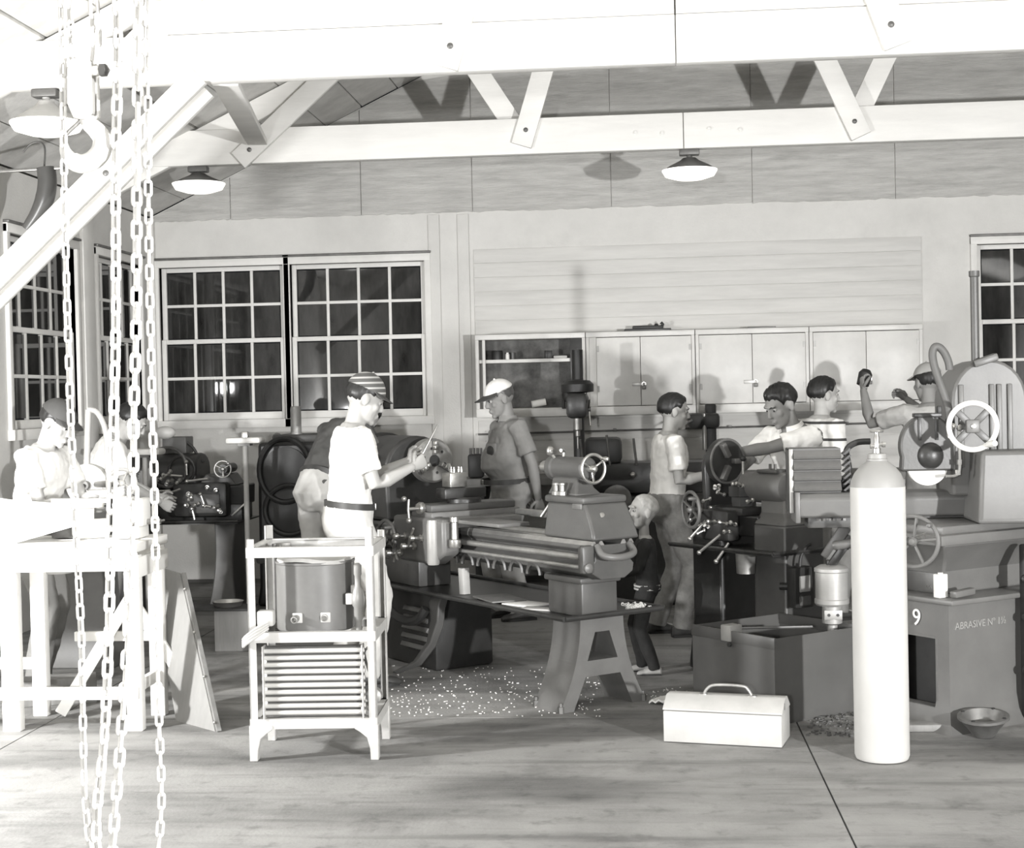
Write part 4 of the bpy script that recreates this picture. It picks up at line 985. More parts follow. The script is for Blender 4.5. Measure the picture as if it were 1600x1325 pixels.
for x in (0.26, -0.48):
    b = B(); n = 9
    rs = []
    for k in range(n):
        t = k/(n-1); z = 0.672*(1-t); w = 0.085-0.03*math.sin(PI*t)+0.03*t; yy = -0.05-0.12*t
        rs.append([V((x-w, yy-0.1, z)), V((x+w, yy-0.1, z)), V((x+w, 0.18+0.05*t, z)), V((x-w, 0.18+0.05*t, z))])
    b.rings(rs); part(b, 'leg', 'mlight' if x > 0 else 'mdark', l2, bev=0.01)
B().bar(L2(362,806,Y2-0.3), L2(388,782,Y2-0.3), 0.014, 0.014, 0.003).build('reversing_lever', 'steel', l2)
# tray arms on posts
def stand(px, py0, py1, Y, w, label, foot=None):
    p = at(px, py0, Y); q = at(px, py1, Y)
    t = thing('tool_stand', label, 'stand', (p.x, Y, 0), 0, 'tool trays on posts')
    B().cyl((0,0,0.02),(0,0,p.z-0.025),0.02,n=14).build('post', 'offwhite', t)
    B().lathe((0,0,0),(0,0,1),[(0.11,0),(0.11,0.015),(0.03,0.03)],24).build('foot', 'iron', t)
    b = B(); b.box((0,0,p.z),(w,0.16,0.045),None,0.015); b.build('tray', 'white', t)
    B().box((0,0,p.z-0.03),(0.09,0.09,0.02)).build('bracket', 'iron', t)
    return t
t_ = stand(383, 688, 775, 11.15, 0.26, 'pale tool tray on a post beside the dark round guard')
B().box((0.0,0.0,1.335),(0.05,0.05,0.07),None,0.008).build('clamp', 'steel', t_)
stand(226, 706, 800, 10.9, 0.27, 'pale tool tray on a post behind the chains')
# ------------------------------------------------------------------ dark machine with round guards
l3 = thing('milling_machine', 'tall dark milling machine with round guards behind the men', 'milling machine', (-2.72, 12.0, 0))
M3 = loc_at((-2.72, 12.0, 0))
b = B(); b.rings([[V((x, y, z)) for x, y in ((-0.24*w,-0.34),(0.55*w,-0.34),(0.55*w,0.34),(-0.24*w,0.34))] for w, z in ((1.1,0.0),(1.0,0.15),(0.98,0.9),(0.95,1.27))]); part(b, 'column', 'mdark', l3, bev=0.03)
B().span(-0.12,0.55,-0.28,0.3,1.262,1.325,0.015).build('top_cover', 'mgrey', l3)
for (px, py, rx, rz, r) in ((445,735,0.20,0.245,0.022),(452,797,0.19,0.19,0.02)):
    c_ = M3(px, py, 11.62)
    B().tube([c_+V((rx*math.cos(a), 0, rz*math.sin(a))) for a in (2*PI*k/36 for k in range(36))], r, 8, closed=True).build('round_guard', 'black', l3)
    B().lathe(c_+V((0,0.04,0)),(0,-1,0),[(0.0,0.0),(rx*0.9,0.0),(rx*0.9,0.02),(rx*0.3,0.035),(0,0.035)],28).build('guard_cover', 'mdark', l3)
for k in range(5): B().span(0.02,0.5,-0.36,-0.335,0.50+0.055*k,0.53+0.055*k,0.004).build('louvre', 'mgrey', l3)
B().span(-0.2,0.6,-0.60,-0.34,0.36,0.48,0.02).build('knee', 'mgrey', l3)
B().torus(M3(433,684,11.9),(0,-1,0),0.030,0.010,18,8).build('eye_bolt', 'iron', l3)
B().cyl(M3(433,692,11.9), M3(433,700,11.9), 0.012).build('eye_shank', 'iron', l3)
c_ = M3(463,682,11.9); B().lathe((c_.x,c_.y,1.32),(0,0,1),[(0.045,0),(0.045,0.02),(0.042,0.022),(0.042,0.21),(0.036,0.225),(0,0.226)],24).build('oil_cylinder', 'galv', l3)

# ------------------------------------------------------------------ bench saw behind the left bench
bs = thing('bench_grinder', 'pale bench grinder with round guard and arched hose behind the workbench', 'grinder', (at(135,780,9.2).x, 9.2, 0))
rl = V((at(135,780,9.2).x, 9.2, 0)); Q = lambda px, py, Y=9.2: at(px, py, Y) - rl
b = B(); b.rings([[V((s*w, -d, z)) for s in (-1,1)] + [V((s*w, d, z)) for s in (1,-1)] for w, d, z in ((0.22,0.2,0.0),(0.16,0.15,0.1),(0.13,0.12,0.85),(0.2,0.16,0.95))]); part(b, 'pedestal', 'mlight', bs, bev=0.01)
c_ = Q(135,758); B().lathe(c_+V((0,0.06,0)),(0,-1,0),[(0.0,-0.06),(0.12,-0.06),(0.13,0.0),(0.13,0.06),(0.11,0.08),(0.10,0.07),(0,0.07)],30).build('wheel_guard', 'white', bs)
B().lathe(c_+V((0,0.0,0)),(0,-1,0),[(0.03,0),(0.03,0.05),(0.012,0.052),(0.012,0.08),(0,0.081)],12).build('spindle_nut', 'iron', bs)
B().box(c_+V((0.10,-0.08,-0.05)),(0.12,0.06,0.05),None,0.01).build('tool_rest', 'galv', bs)
handwheel(bs, Q(190,755,9.1), (0.2,-1,0), 0.085, 0.011, 4, 'white', 0.022)
B().cyl(Q(190,755,9.1), Q(150,757,9.2), 0.02).build('shaft', 'steeldull', bs)
B().tube(smooth_path([Q(x,y,9.25) for x, y in ((138,640),(150,643),(160,658),(166,680),(168,720),(168,756))], 6), 0.017, 10).build('hose', 'offwhite', bs)
B().cyl(Q(138,640,9.25), Q(135,750,9.25), 0.02).build('standpipe', 'offwhite', bs)

# ------------------------------------------------------------------ small lathe on a column pedestal, with tray
SO, SA = (0.784, 8.517, 0), math.radians(128)
sl = thing('turret_lathe', 'small dark turret lathe on grey column pedestal, hands working on it', 'lathe', SO, SA)
b = B(); b.rings([[V((xa,-w,z)),V((xc,-w,z)),V((xc,w,z)),V((xa,w,z))] for xa, xc, w, z in ((-0.17,0.14,0.17,0.0),(-0.15,0.10,0.15,0.06),(-0.15,0.10,0.145,0.86))]); part(b, 'pedestal', 'mgrey', sl, bev=0.012)
b = B(); b.rings([[V((xa,-w,z)),V((xc,-w,z)),V((xc,w,z)),V((xa,w,z))] for xa, xc, w, z in ((-0.15,0.10,0.145,0.86),(-0.13,0.10,0.12,0.885),(-0.07,0.12,0.07,0.92),(-0.05,0.14,0.05,0.99))]); part(b, 'neck', 'mlight', sl, bev=0.01)
B().lathe((0,0,1.055),(1,0,0),[(0.05,-0.06),(0.085,-0.04),(0.09,0.0),(0.09,0.20),(0.078,0.21),(0.078,0.30),(0.06,0.31)],32).build('barrel', 'mlight', sl)
B().span(0.0,0.16,-0.06,0.06,1.135,1.155,0.006).build('top_pad', 'mgrey', sl)
for x in (0.05, 0.09): B().cyl((x,0.02,1.15),(x,0.02,1.185),0.008,n=8).build('stud', 'iron', sl)
b = B(); b.span(-0.22,0.64,-0.26,0.30,0.712,0.722); b.tube([(-0.22,0.30,0.728),(0.64,0.30,0.728)],0.010,8); b.tube([(-0.22,-0.26,0.728),(-0.22,0.30,0.728)],0.010,8); part(b, 'chip_tray', 'mdark', sl)
B().lathe((0.06,0.24,0.60),(0,0,1),[(0,0),(0.05,0.0),(0.055,0.105),(0.058,0.11),(0.0,0.11)],22).build('drip_cup', 'steeldull', sl)
b = B(); b.rings([[V((x, y, z)) for y, z in ((-0.10,0.78),(0.10,0.78),(0.13,0.90),(-0.13,0.90))] for x in (0.08, 0.58)]); part(b, 'bed', 'mdark', sl, bev=0.01)
b = B(); b.rings([[V((xa,-w,z)),V((xc,-w,z)),V((xc,w,z)),V((xa,w,z))] for xa, xc, w, z in ((0.34,0.64,0.18,0.0),(0.36,0.62,0.15,0.3),(0.36,0.62,0.15,0.78))]); part(b, 'head_pedestal', 'mdark', sl, bev=0.02)
b = B(); pr3 = [(-0.10,0.90),(0.10,0.90),(0.11,1.15)] + [(0.11*math.cos(a), 1.15+0.13*math.sin(a)) for a in (PI*k/10 for k in range(1, 10))] + [(-0.11,1.15)]
b.rings([[V((x, y, z)) for y, z in pr3] for x in (0.52, 0.58)]); part(b, 'headstock', 'mdark', sl, bev=0.02)
ckk = B().lathe((0.46,0,1.19),(1,0,0),[(0.03,0.0),(0.105,0.0),(0.130,0.012),(0.132,0.05),(0.12,0.06),(0.08,0.065),(0.08,0.08)],40).build('chuck', 'mdark', sl)
B().torus((0.465,0,1.19),(1,0,0),0.125,0.008,40,8).build('chuck_rim', 'mlight', ckk)
for k in range(3):
    a = math.radians(60+120*k); R_ = Matrix((V((1,0,0)), V((0,math.cos(a),math.sin(a))), V((0,-math.sin(a),math.cos(a))))).transposed()
    B().box((0.445,0.07*math.cos(a),1.19+0.075*math.sin(a)),(0.04,0.09,0.03),R_,0.004).build('jaw', 'iron', ckk)
b = B(); b.span(0.16,0.46,-0.15,0.17,0.90,0.945,0.01); b.span(0.2,0.44,0.15,0.24,0.76,0.93,0.02); part(b, 'carriage', 'mdark', sl)
B().lathe((0.30,0.03,0.945),(0,0,1),[(0.07,0),(0.07,0.05),(0.085,0.055),(0.085,0.11),(0.06,0.12),(0.012,0.122)],6).build('turret', 'mdark', sl)
B().cyl((0.30,0.03,1.06),(0.30,0.03,1.20),0.009,n=10).build('turret_handle', 'steel', sl); B().ball((0.30,0.03,1.21),0.018,10,8).build('handle_ball', 'black', sl)
handwheel(sl, (0.44, 0.30, 0.93), (0.2,1,0), 0.10, 0.010, 4, 'iron', 0.02)
B().cyl((0.42,0.24,0.93),(0.44,0.30,0.93),0.012).build('wheel_shaft', 'iron', sl)
random.seed(5)
for k in range(16):
    x, z = random.uniform(0.12,0.50), random.uniform(0.80,1.08)
    yy = 0.245 if z < 0.93 else 0.12
    B().lathe((x,yy,z),(random.uniform(-0.4,0.4),1,random.uniform(-0.4,0.4)),[(0.012,0),(0.012,0.01),(0.006,0.012),(0.006,0.04),(0.012,0.043),(0.012,0.055),(0,0.06)],9).build('knob', 'steel', sl)
for (a, c) in (((0.24,0.26,0.80),(0.33,0.34,0.70)),((0.35,0.27,0.87),(0.42,0.33,0.77)),((0.16,0.27,0.76),(0.20,0.33,0.66)),((0.45,0.26,1.0),(0.36,0.30,0.93))):
    B().tube([a, c], 0.008, 8).build('lever', 'steel', sl); B().ball(c, 0.014, 10, 8).build('lever_ball', 'steel', sl)
# switch box on the pedestal
sw = thing('switch_box', 'dark electric switch box with pale plate on the column pedestal', 'switch box', (at(1250,920,8.28).x, 8.28, 0.43), math.radians(38))
B().box((0,0,0.11),(0.13,0.07,0.22),None,0.012).build('box', 'mdark', sw); B().box((0,-0.037,0.13),(0.075,0.008,0.085),None,0.002).build('plate', 'galv', sw); B().box((0,-0.037,0.04),(0.08,0.01,0.05),None,0.004).build('cover', 'mgrey', sw)
B().cyl((-0.06,0.09,0.11),(-0.02,0.03,0.11),0.02).build('conduit', 'mdark', sw)
B().tube(smooth_path([(0,0,0.21),(0.01,0,0.27),(0.05,0.0,0.32),(0.09,0.01,0.33)],5),0.008,8).build('cable', 'black', sw)

# ------------------------------------------------------------------ surface grinder
GO, GA = V((1.40, 7.2, 0)), math.radians(36)
sg = thing('surface_grinder', 'large grey surface grinder at right behind the gas cylinder', 'surface grinder', GO)
RG = Matrix.Rotation(GA, 3, 'Z')
def g(x, y, z): return RG @ V((x, y, z))
def gs(px, py, Y): return at(px, py, Y) - GO
mat('ggrey', 0.125, 0.45, var=0.12, scale=4, bump=0.05, bscale=80, spots=0.1)
# base: flaring foot, opening in the left side
b = B()
def ring(f, z, x1=0.72, y1=0.46):
    return [g(-f, -f, z), g(x1, -f, z), g(x1, y1, z), g(-f, y1, z)]
secs = [(0.075,0.0),(0.05,0.02),(0.02,0.06),(0.0,0.13),(-0.005,0.30),(0.0,0.585)]
# right and back skirts as a loft without the left side; left side is framed round the opening
hy0, hy1, hz0, hz1 = 0.085, 0.37, 0.10, 0.42
rs = [ring(f, z) for f, z in secs]
vs = [[b.bm.verts.new(p) for p in r] for r in rs]
for a, c in zip(vs[:-1], vs[1:]):
    for j in (0, 1, 2): b.bm.faces.new((a[j], a[j+1], c[j+1], c[j]))
b.bm.faces.new(vs[-1])
def fx(z):
    for (fa, za), (fc, zc) in zip(secs[:-1], secs[1:]):
        if za <= z <= zc: return -(fa + (fc-fa)*(z-za)/(zc-za))
    return 0
zz = sorted({z for _, z in secs} | {hz0, hz1})
for za, zc in zip(zz[:-1], zz[1:]):
    mids = (za+zc)/2; segs = [(None, 0.46)] if not (hz0 < mids < hz1) else [(None, hy0), (hy1, 0.46)]
    for ya, yc in segs:
        q = [g(fx(za), ya if ya is not None else fx(za), za), g(fx(za), yc, za), g(fx(zc), yc, zc), g(fx(zc), ya if ya is not None else fx(zc), zc)]
        b.bm.faces.new([b.bm.verts.new(p) for p in q])
part(b, 'base', 'ggrey', sg, ang=50)
bb = B()    # the thickness of the opening
for (y0, y1, z0, z1) in ((hy0-0.012,hy0,hz0,hz1),(hy1,hy1+0.012,hz0,hz1),(hy0,hy1,hz0-0.012,hz0),(hy0,hy1,hz1,hz1+0.012)):
    bb.box(g(0.03,(y0+y1)/2,(z0+z1)/2),(0.06,y1-y0,z1-z0),RG)
bb.build('opening_frame', 'ggrey', sg)
B().box(g(0.38,0.24,0.28),(0.50,0.36,0.5),RG).build('inner_liner', 'black', sg)
B().box(g(0.36,0.22,0.598),(0.76,0.52,0.026),RG,0.008).build('base_ledge', 'ggrey', sg)
b = B(); b.rings([[g(a,c,z), g(0.66,c,z), g(0.66,0.44,z), g(a,0.44,z)] for a, c, z in ((0.11,0.13,0.61),(0.11,0.13,0.72),(0.06,0.07,0.80),(-0.02,0.0,0.86))]); part(b, 'upper_base', 'ggrey', sg, bev=0.01)
B().box(g(0.33,0.24,0.885),(0.78,0.52,0.05),RG,0.01).build('saddle', 'ggrey', sg)
B().box(g(0.30,0.26,0.925),(0.60,0.46,0.04),RG,0.008).build('saddle_way', 'mlight', sg)
text('cast_lettering', 'ABRASIVE N\u00ba 1\u00bd', 0.047, 0.003, 'cylgrey', sg, g(0.036,-0.001,0.468), (PI/2, 0, GA))  # letters share the base paint; lighter grey paints in the light they catch
text('painted_number', '9', 0.11, 0.0012, 'white', sg, g(-0.006,0.222,0.472), (PI/2, 0, GA-PI/2))
pl_ = B(); pl_.box(g(0.106,0.28,0.665),(0.010,0.26,0.09),RG,0.003); plo = pl_.build('name_plate', 'mgrey', sg)
text('plate_lettering', 'USA', 0.022, 0.0012, 'mlight', sg, g(0.0995,0.235,0.635), (PI/2, 0, GA-PI/2))
# table and its guards (across the room)
b = B(); za, zb_ = 0.955, 1.078
pr_ = [(-0.12,za),(0.12,za),(0.13,zb_-0.03),(0.10,zb_),(-0.10,zb_),(-0.13,zb_-0.03)]
x0 = 0.765-GO.x; 
b.rings([[V((x, 0.62+y, z)) for y, z in pr_] for x in (x0, 0.95)]); part(b, 'table', 'ggrey', sg, bev=0.012)
b = B(); b.span(x0+0.06, 0.95, 0.55, 0.72, 0.90, 0.956, 0.006); part(b, 'table_slide', 'mgrey', sg)
B().span(x0-0.005, x0+0.02, 0.49, 0.75, 0.93, 1.085, 0.006).build('table_end', 'mlight', sg)
for k in range(9): B().box((x0+0.11+0.012*(k%3)+0.05*(k//3), 0.52+0.01*(k%2), 0.945),(0.02,0.015,0.012),Matrix.Rotation(k,3,'Z')).build('grit', 'mlight', sg)
# louvred splash guard on the table end
lg = bpy.data.objects.new('splash_guard', None); COL.objects.link(lg); lg.parent = sg
gx0, gx1 = at(1226,703,8.0).x-GO.x, at(1303,703,8.0).x-GO.x; gy = 8.0-GO.y-0.26; gz0, gz1 = 1.078, 1.295
B().span(gx0, gx0+0.012, gy, gy+0.22, gz0-0.10, gz1, 0.002).build('side_sheet', 'mgrey', lg)
B().span(gx0, gx1, gy+0.20, gy+0.212, gz0, gz1).build('back_sheet', 'mgrey', lg)
B().span(gx0, gx1, gy, gy+0.21, gz1-0.005, gz1+0.003).build('top_sheet', 'mgrey', lg)
B().span(gx0+0.012, gx1, gy+0.004, gy+0.010, gz0, gz1).build('front_sheet', 'mgrey', lg)
B().span(gx0-0.004, gx0+0.016, gy-0.006, gy+0.006, gz0-0.10, gz1+0.003, 0.002).build('edge_trim', 'galv', lg)
for k in range(4):
    z = gz0 + 0.004 + k*0.0535
    bb = B(); bb.rings([[V((x, gy+dy, z+dz)) for dy, dz in ((0.004,0.0),(-0.022,0.006),(-0.028,0.016),(0.004,0.050))] for x in (gx0+0.018, gx1)]); bb.build('louvre', 'mlight', lg, ang=30)
for k in range(7):
    z = gz0 + 0.01 + k*0.03
    bb = B(); bb.prism([(0,0),(0.035,0.03),(0.04,0.02),(0.01,-0.005)], (gx1+0.012, gy+0.05, z), (1,0,0), (0,0,1), 0.09); bb.build('side_fin', 'mdark', lg)
B().tube(smooth_path([(gx1+0.02,gy+0.16,gz0),(gx1+0.06,gy+0.16,gz0+0.10),(gx1+0.05,gy+0.16,gz0+0.20),(gx1+0.10,gy+0.16,gz0+0.24),(gx1+0.17,gy+0.16,gz0+0.245)],5),0.016,9).build('coolant_pipe', 'mdark', lg)
B().span(gx1+0.01, gx1+0.20, gy+0.10, gy+0.22, gz0, gz0+0.07, 0.01).build('chuck_block', 'black', lg)
# column and head
col = bpy.data.objects.new('column', None); COL.objects.link(col); col.parent = sg
c0 = gs(1485,600,7.62); cw = 0.36
b = B(); dome = [(0,1.06),(cw,1.06),(cw,1.50)] + [(cw/2+cw/2*math.cos(a), 1.52+0.20*math.sin(a)) for a in (PI*k/14 for k in range(0, 15))] + [(0,1.50)]
b.rings([[V((c0.x+x, y, z)) for x, z in dome] for y in (c0.y-0.02, c0.y+0.42)]); part(b, 'casing', 'ggrey', col, bev=0.015)
for x in (0.045, 0.19, 0.225, 0.275): B().span(c0.x+x-0.012, c0.x+x+0.012, c0.y-0.034, c0.y-0.018, 1.20, 1.60, 0.005).build('rib', 'mlight', col)
B().box((c0.x+0.16,c0.y-0.02,1.715),(0.12,0.08,0.035),Matrix.Rotation(-0.3,3,'Y'),0.008).build('cap_clamp', 'mlight', col)
px_ = gs(1522,430,7.62); B().cyl((px_.x,c0.y-0.0,1.70),(px_.x,c0.y-0.0,2.13),0.020).build('riser_pipe', 'mgrey', col)
B().lathe((px_.x,c0.y,2.12),(0,0,1),[(0.022,0),(0.026,0.005),(0.026,0.03),(0.0,0.032)],14).build('pipe_cap', 'mgrey', col)
c1 = gs(1528,706,7.34)
b = B(); b.rings([[V((c1.x-f, c1.y-f, z)), V((c1.x+0.55, c1.y-f, z)), V((c1.x+0.55, c1.y+0.35, z)), V((c1.x-f, c1.y+0.35, z))] for f, z in ((0.01,0.945),(0.0,0.97),(-0.01,1.15),(-0.02,1.285))]); part(b, 'housing', 'ggrey', col, bev=0.02)
# wheel guard and wheel
hd = bpy.data.objects.new('wheel_head', None); COL.objects.link(hd); hd.parent = sg
gc_ = gs(1448,697,7.55); Rg = 0.132
out = [(Rg*1.0*math.cos(a), Rg*1.02*math.sin(a)) for a in (math.radians(-72)+math.radians(324)*k/28 for k in range(29))]
out = [(Rg*math.cos(a), Rg*1.15*math.sin(a)) for a in (math.radians(-20)+math.radians(220)*k/24 for k in range(25))] + [(-Rg*0.98,-0.118),(Rg*0.98,-0.118)]
b = B(); b.prism(out, gc_, (1,0,0), (0,0,1), 0.085); part(b, 'wheel_guard', 'mgrey', hd, bev=0.01)
B().ball(gc_+V((0.01,-0.04,-0.045)),(0.062,0.045,0.065),20,14).build('spindle_boss', 'mdark', hd)
B().lathe(gc_+V((0,0.028,-0.095)),(0,-1,0),[(0.0,0.0),(0.094,0.0),(0.094,0.045),(0,0.045)],40).build('grinding_wheel', 'white', hd)
B().box(gc_+V((0.0,-0.02,0.150)),(0.13,0.07,0.02),None,0.004).build('guard_hinge', 'mdark', hd); B().box(gc_+V((0.055,-0.03,0.175)),(0.02,0.03,0.035),None,0.004).build('wing_nut', 'black', hd)
B().box(gc_+V((0.01,0.12,0.0)),(0.15,0.20,0.15),None,0.02).build('spindle_housing', 'mdark', hd)
B().box(gc_+V((0.14,0.16,0.03)),(0.16,0.18,0.16),None,0.02).build('head_arm', 'mdark', hd)
for k in range(2): B().bar(gc_+V((-0.04+0.08*k,-0.046,0.03)), gc_+V((-0.04+0.08*k,-0.046,0.14)),0.016,0.008,0.002).build('strap', 'mdark', hd)
# hose and fittings
hz = [gs(x, y, 7.5) for x, y in ((1484,578),(1482,566),(1476,552),(1468,543),(1460,543),(1457,556),(1462,580),(1472,608),(1481,635),(1484,655))]
B().tube(smooth_path(hz, 5), 0.019, 12).build('hose', 'rubber', hd)
B().lathe(gs(1484,654,7.5),(0.05,0,-1),[(0.022,0),(0.022,0.03),(0.014,0.032),(0.014,0.06)],12).build('hose_ferrule', 'mdark', hd)
for k, (x, y) in enumerate(((1486,668),(1498,670),(1482,682))): B().lathe(gs(x,y,7.40),(0.2,-1,0.3),[(0.012,0),(0.016,0.01),(0.016,0.022),(0.009,0.024),(0.009,0.04),(0,0.041)],8).build('fitting', 'steel', hd)
B().tube(smooth_path([gs(x,y,7.45) for x, y in ((1498,672),(1499,700),(1499,735),(1492,743),(1478,744))],5),0.008,8).build('nozzle_pipe', 'steel', hd)
for k, (x, y) in enumerate(((1499,722),(1497,738))): B().lathe(gs(x,y,7.45),(0,0,1),[(0.013,-0.012),(0.013,0.012)],8).build('fitting', 'steel', hd)
# big white-rimmed handwheel
hw = bpy.data.objects.new('handwheel', None); COL.objects.link(hw); hw.parent = sg
wc = gs(1520,666,7.22)
B().torus(wc,(0,-1,0),0.108,0.0125,48,12).build('rim', 'white', hw)
for k in range(4):
    a = math.radians(45+90*k); R_ = Matrix((V((math.cos(a),0,math.sin(a))), V((0,1,0)), V((-math.sin(a),0,math.cos(a))))).transposed()
    B().box(wc+V((0.068*math.cos(a),0.008,0.068*math.sin(a))),(0.085,0.012,0.032),R_,0.004).build('spoke', 'mgrey', hw)
B().box(wc+V((0,0,0)),(0.062,0.026,0.062),None,0.008).build('hub', 'mlight', hw)
B().lathe(wc+V((0,-0.013,0)),(0,-1,0),[(0.012,0),(0.012,0.006),(0.006,0.008),(0,0.008)],12).build('hub_nut', 'steel', hw)
B().cyl(wc, wc+V((0,0.22,0)),0.022).build('shaft', 'mdark', hw)
B().lathe(wc+V((0.06,-0.01,-0.085)),(0.3,-1,0.1),[(0.010,0),(0.014,0.01),(0.017,0.05),(0.013,0.075),(0,0.08)],14).build('grip', 'white', hw)
# cross-feed handwheel low at the front
handwheel(sg, gs(1426,846,7.06), (-0.45,-1,0), 0.115, 0.010, 5, 'mlight', 0.022)
B().cyl(gs(1426,846,7.06), gs(1426,846,7.06)+V((0.10,0.25,0)),0.016).build('feed_shaft', 'steeldull', sg)
# right-hand dark post seen at the edge
B().box(g(0.46,-0.06,0.42),(0.05,0.05,0.84),RG,0.008).build('way_guard', 'black', sg)
for z in (0.25,0.5,0.68): B().lathe(g(0.435,-0.07,z),(0,-1,0),[(0.02,0),(0.02,0.02),(0.01,0.03)],10).build('stop_knob', 'black', sg)
# little can and scraps on the ledge
o = B().box((0,0,0.055),(0.055,0.04,0.11),None,0.004).build('oil_can', 'white'); q = GO + g(0.03,0.075,0.6115); o.location=q; o.rotation_euler=(0,0,GA); tag(o, 'small white oil can standing on the grinder ledge', 'can')
B().box((0.0285,0,0.06),(0.001,0.03,0.05)).build('label', 'mdark', o); B().cyl((0,0,0.108),(0,0,0.116),0.012).build('cap', 'white', o)
o = B().bar((0,0,0.02),(0.13,0.03,0.028),0.04,0.03,0.006).build('dressing_stick', 'mlight'); q = GO + g(0.03,0.0,0.611); o.location=q; o.rotation_euler=(0,0,GA-0.2); tag(o, 'grey dressing stick lying on the grinder ledge', 'tool')
# coolant pump beside the tank
cp0 = at(1300,945,7.78)
cp = thing('coolant_pump', 'pale round coolant pump motor standing in the open tank', 'pump', (cp0.x, 7.78, 0.02))
z_ = cp0.z-0.02
B().lathe((0,0,0),(0,0,1),[(0.045,0.0),(0.045,0.02),(0.026,0.03),(0.026,z_-0.10),(0.05,z_-0.09),(0.05,z_-0.005)],20).build('stem', 'galv', cp)
B().lathe((0,0,z_),(0,0,1),[(0.0,0.0),(0.078,0.0),(0.086,0.01),(0.086,0.03),(0.081,0.034),(0.081,0.165),(0.086,0.17),(0.086,0.185),(0.06,0.20),(0,0.205)],32).build('motor', 'galv', cp)
B().box((0,-0.04,z_-0.045),(0.09,0.02,0.05),None,0.004).build('bracket', 'galv', cp)
for x in (-0.022, 0.022): B().lathe((x,-0.051,z_-0.045),(0,-1,0),[(0.008,0),(0.008,0.002),(0,0.002)],8).build('slot', 'black', cp)
B().box((0.0,0.0,z_+0.21),(0.05,0.05,0.03),None,0.005).build('terminal_box', 'mdark', cp)
B().tube(smooth_path([(0.11,0.02,0.0),(0.115,0.02,z_-0.1),(0.12,0.02,z_+0.05),(0.13,0.03,z_+0.2)],5),0.014,10).build('delivery_pipe', 'mdark', cp)
lk = thing('linkage_arm', 'dark clamped bar linkage slanting above the coolant pump', 'linkage', (cp0.x, 7.78, 0.72))
A_ = lambda px, py, Y=7.76: at(px, py, Y) - V((cp0.x, 7.78, 0.72))
B().bar(A_(1298,884), A_(1330,838), 0.035, 0.04, 0.006).build('lower_bar', 'mdark', lk); B().bar(A_(1290,872,7.9), A_(1322,822,7.9), 0.03, 0.06, 0.006).build('upper_bar', 'mlight', lk)
B().lathe(A_(1308,852,7.72),(1,-0.3,0.15),[(0.02,-0.02),(0.024,-0.01),(0.024,0.09),(0.02,0.10)],12).build('clamp_barrel', 'mlight', lk)
for x, y in ((1310,855),(1322,846)): B().lathe(A_(x,y,7.72),(0,-1,0),[(0.014,0),(0.014,0.014),(0,0.016)],6).build('bolt', 'black', lk)
# castings on the floor by the grinder
q = fl(1536,1150)
o = B().lathe((0,0,0),(0,0,1),[(0.0,0.0),(0.05,0.0),(0.07,0.03),(0.105,0.075),(0.115,0.08),(0.115,0.092),(0.095,0.094),(0.07,0.05),(0.0,0.02)],20).build('cast_flange', 'iron'); o.location=(q.x,q.y-0.02,0); o.rotation_euler=(0.1,-0.08,0.3); o.location.z=0.01; tag(o, 'rusty cast iron flange lying on the floor at the grinder foot', 'casting')
for k in range(4): a = 2*PI*k/4+0.6; B().lathe((0.10*math.cos(a),0.10*math.sin(a),0.092),(0,0,1),[(0.009,0),(0.009,0.004),(0,0.004)],8).build('bolt_hole', 'black', o)
o = B().box((0,0,0.018),(0.42,0.12,0.036),None,0.01).build('rough_board', 'wood'); q = fl(1452,1140); o.location=(q.x+0.02,q.y,0); o.rotation_euler=(0,0,0.03); tag(o, 'rough board on the floor between cylinder and flange', 'board')
b = B(); random.seed(3)
for k in range(260):
    q = fl(random.uniform(1262,1340), random.uniform(1112,1152)) if k < 170 else fl(random.uniform(1425,1500), random.uniform(1118,1140)); s = random.uniform(0.003,0.012)
    b.box((q.x,q.y,s*0.4),(s*1.5,s,s*0.8),Matrix.Rotation(random.random()*3,3,'Z'))
o = b.build('rubble', 'mgrey', smooth=False); tag(o, 'small rubble and grit on the floor under the tank', None, None, 'stuff')

# ------------------------------------------------------------------ dark machines at the back wall
dp = thing('drill_press', 'tall dark drill press standing before the open cabinet', 'drill press', (at(905,700,12.42).x, 12.42, 0))
rl2 = V(dp.location); D_ = lambda px, py, Y=12.3: at(px, py, Y) - rl2
B().lathe((0,0,0),(0,0,1),[(0.20,0),(0.20,0.05),(0.06,0.07),(0.045,0.10),(0.045,1.95),(0.0,1.96)],20).build('column', 'black', dp)
B().box((0,-0.06,0.04),(0.34,0.40,0.08),None,0.02).build('base', 'mdark', dp)
B().box((0.0,-0.12,1.50),(0.17,0.40,0.20),None,0.04).build('head', 'mdark', dp); B().lathe((0,-0.10,1.60),(0,0,1),[(0.06,0),(0.13,0.01),(0.13,0.07),(0.10,0.10),(0.0,0.11)],24).build('belt_guard', 'black', dp)
B().lathe((0,-0.24,1.40),(0,0,-1),[(0.035,0),(0.035,0.09),(0.02,0.10),(0.02,0.14),(0.008,0.15),(0.006,0.24)],16).build('chuck', 'steeldull', dp)
B().box((0,-0.18,0.98),(0.30,0.30,0.04),None,0.01).build('table', 'iron', dp)
for k in range(3):
    a = 2*PI*k/3+0.4; B().tube([(0.09,-0.18,1.47),(0.10+0.0,-0.18+0.13*math.cos(a),1.47+0.13*math.sin(a))],0.007,8).build('feed_handle', 'steel', dp)
B().cyl((0.07,-0.18,1.47),(0.105,-0.18,1.47),0.02).build('feed_hub', 'iron', dp)
bp_ = thing('shaper', 'low dark shaper machine half hidden behind the man in jeans', 'shaper', (at(985,760,11.6).x, 11.75, 0))
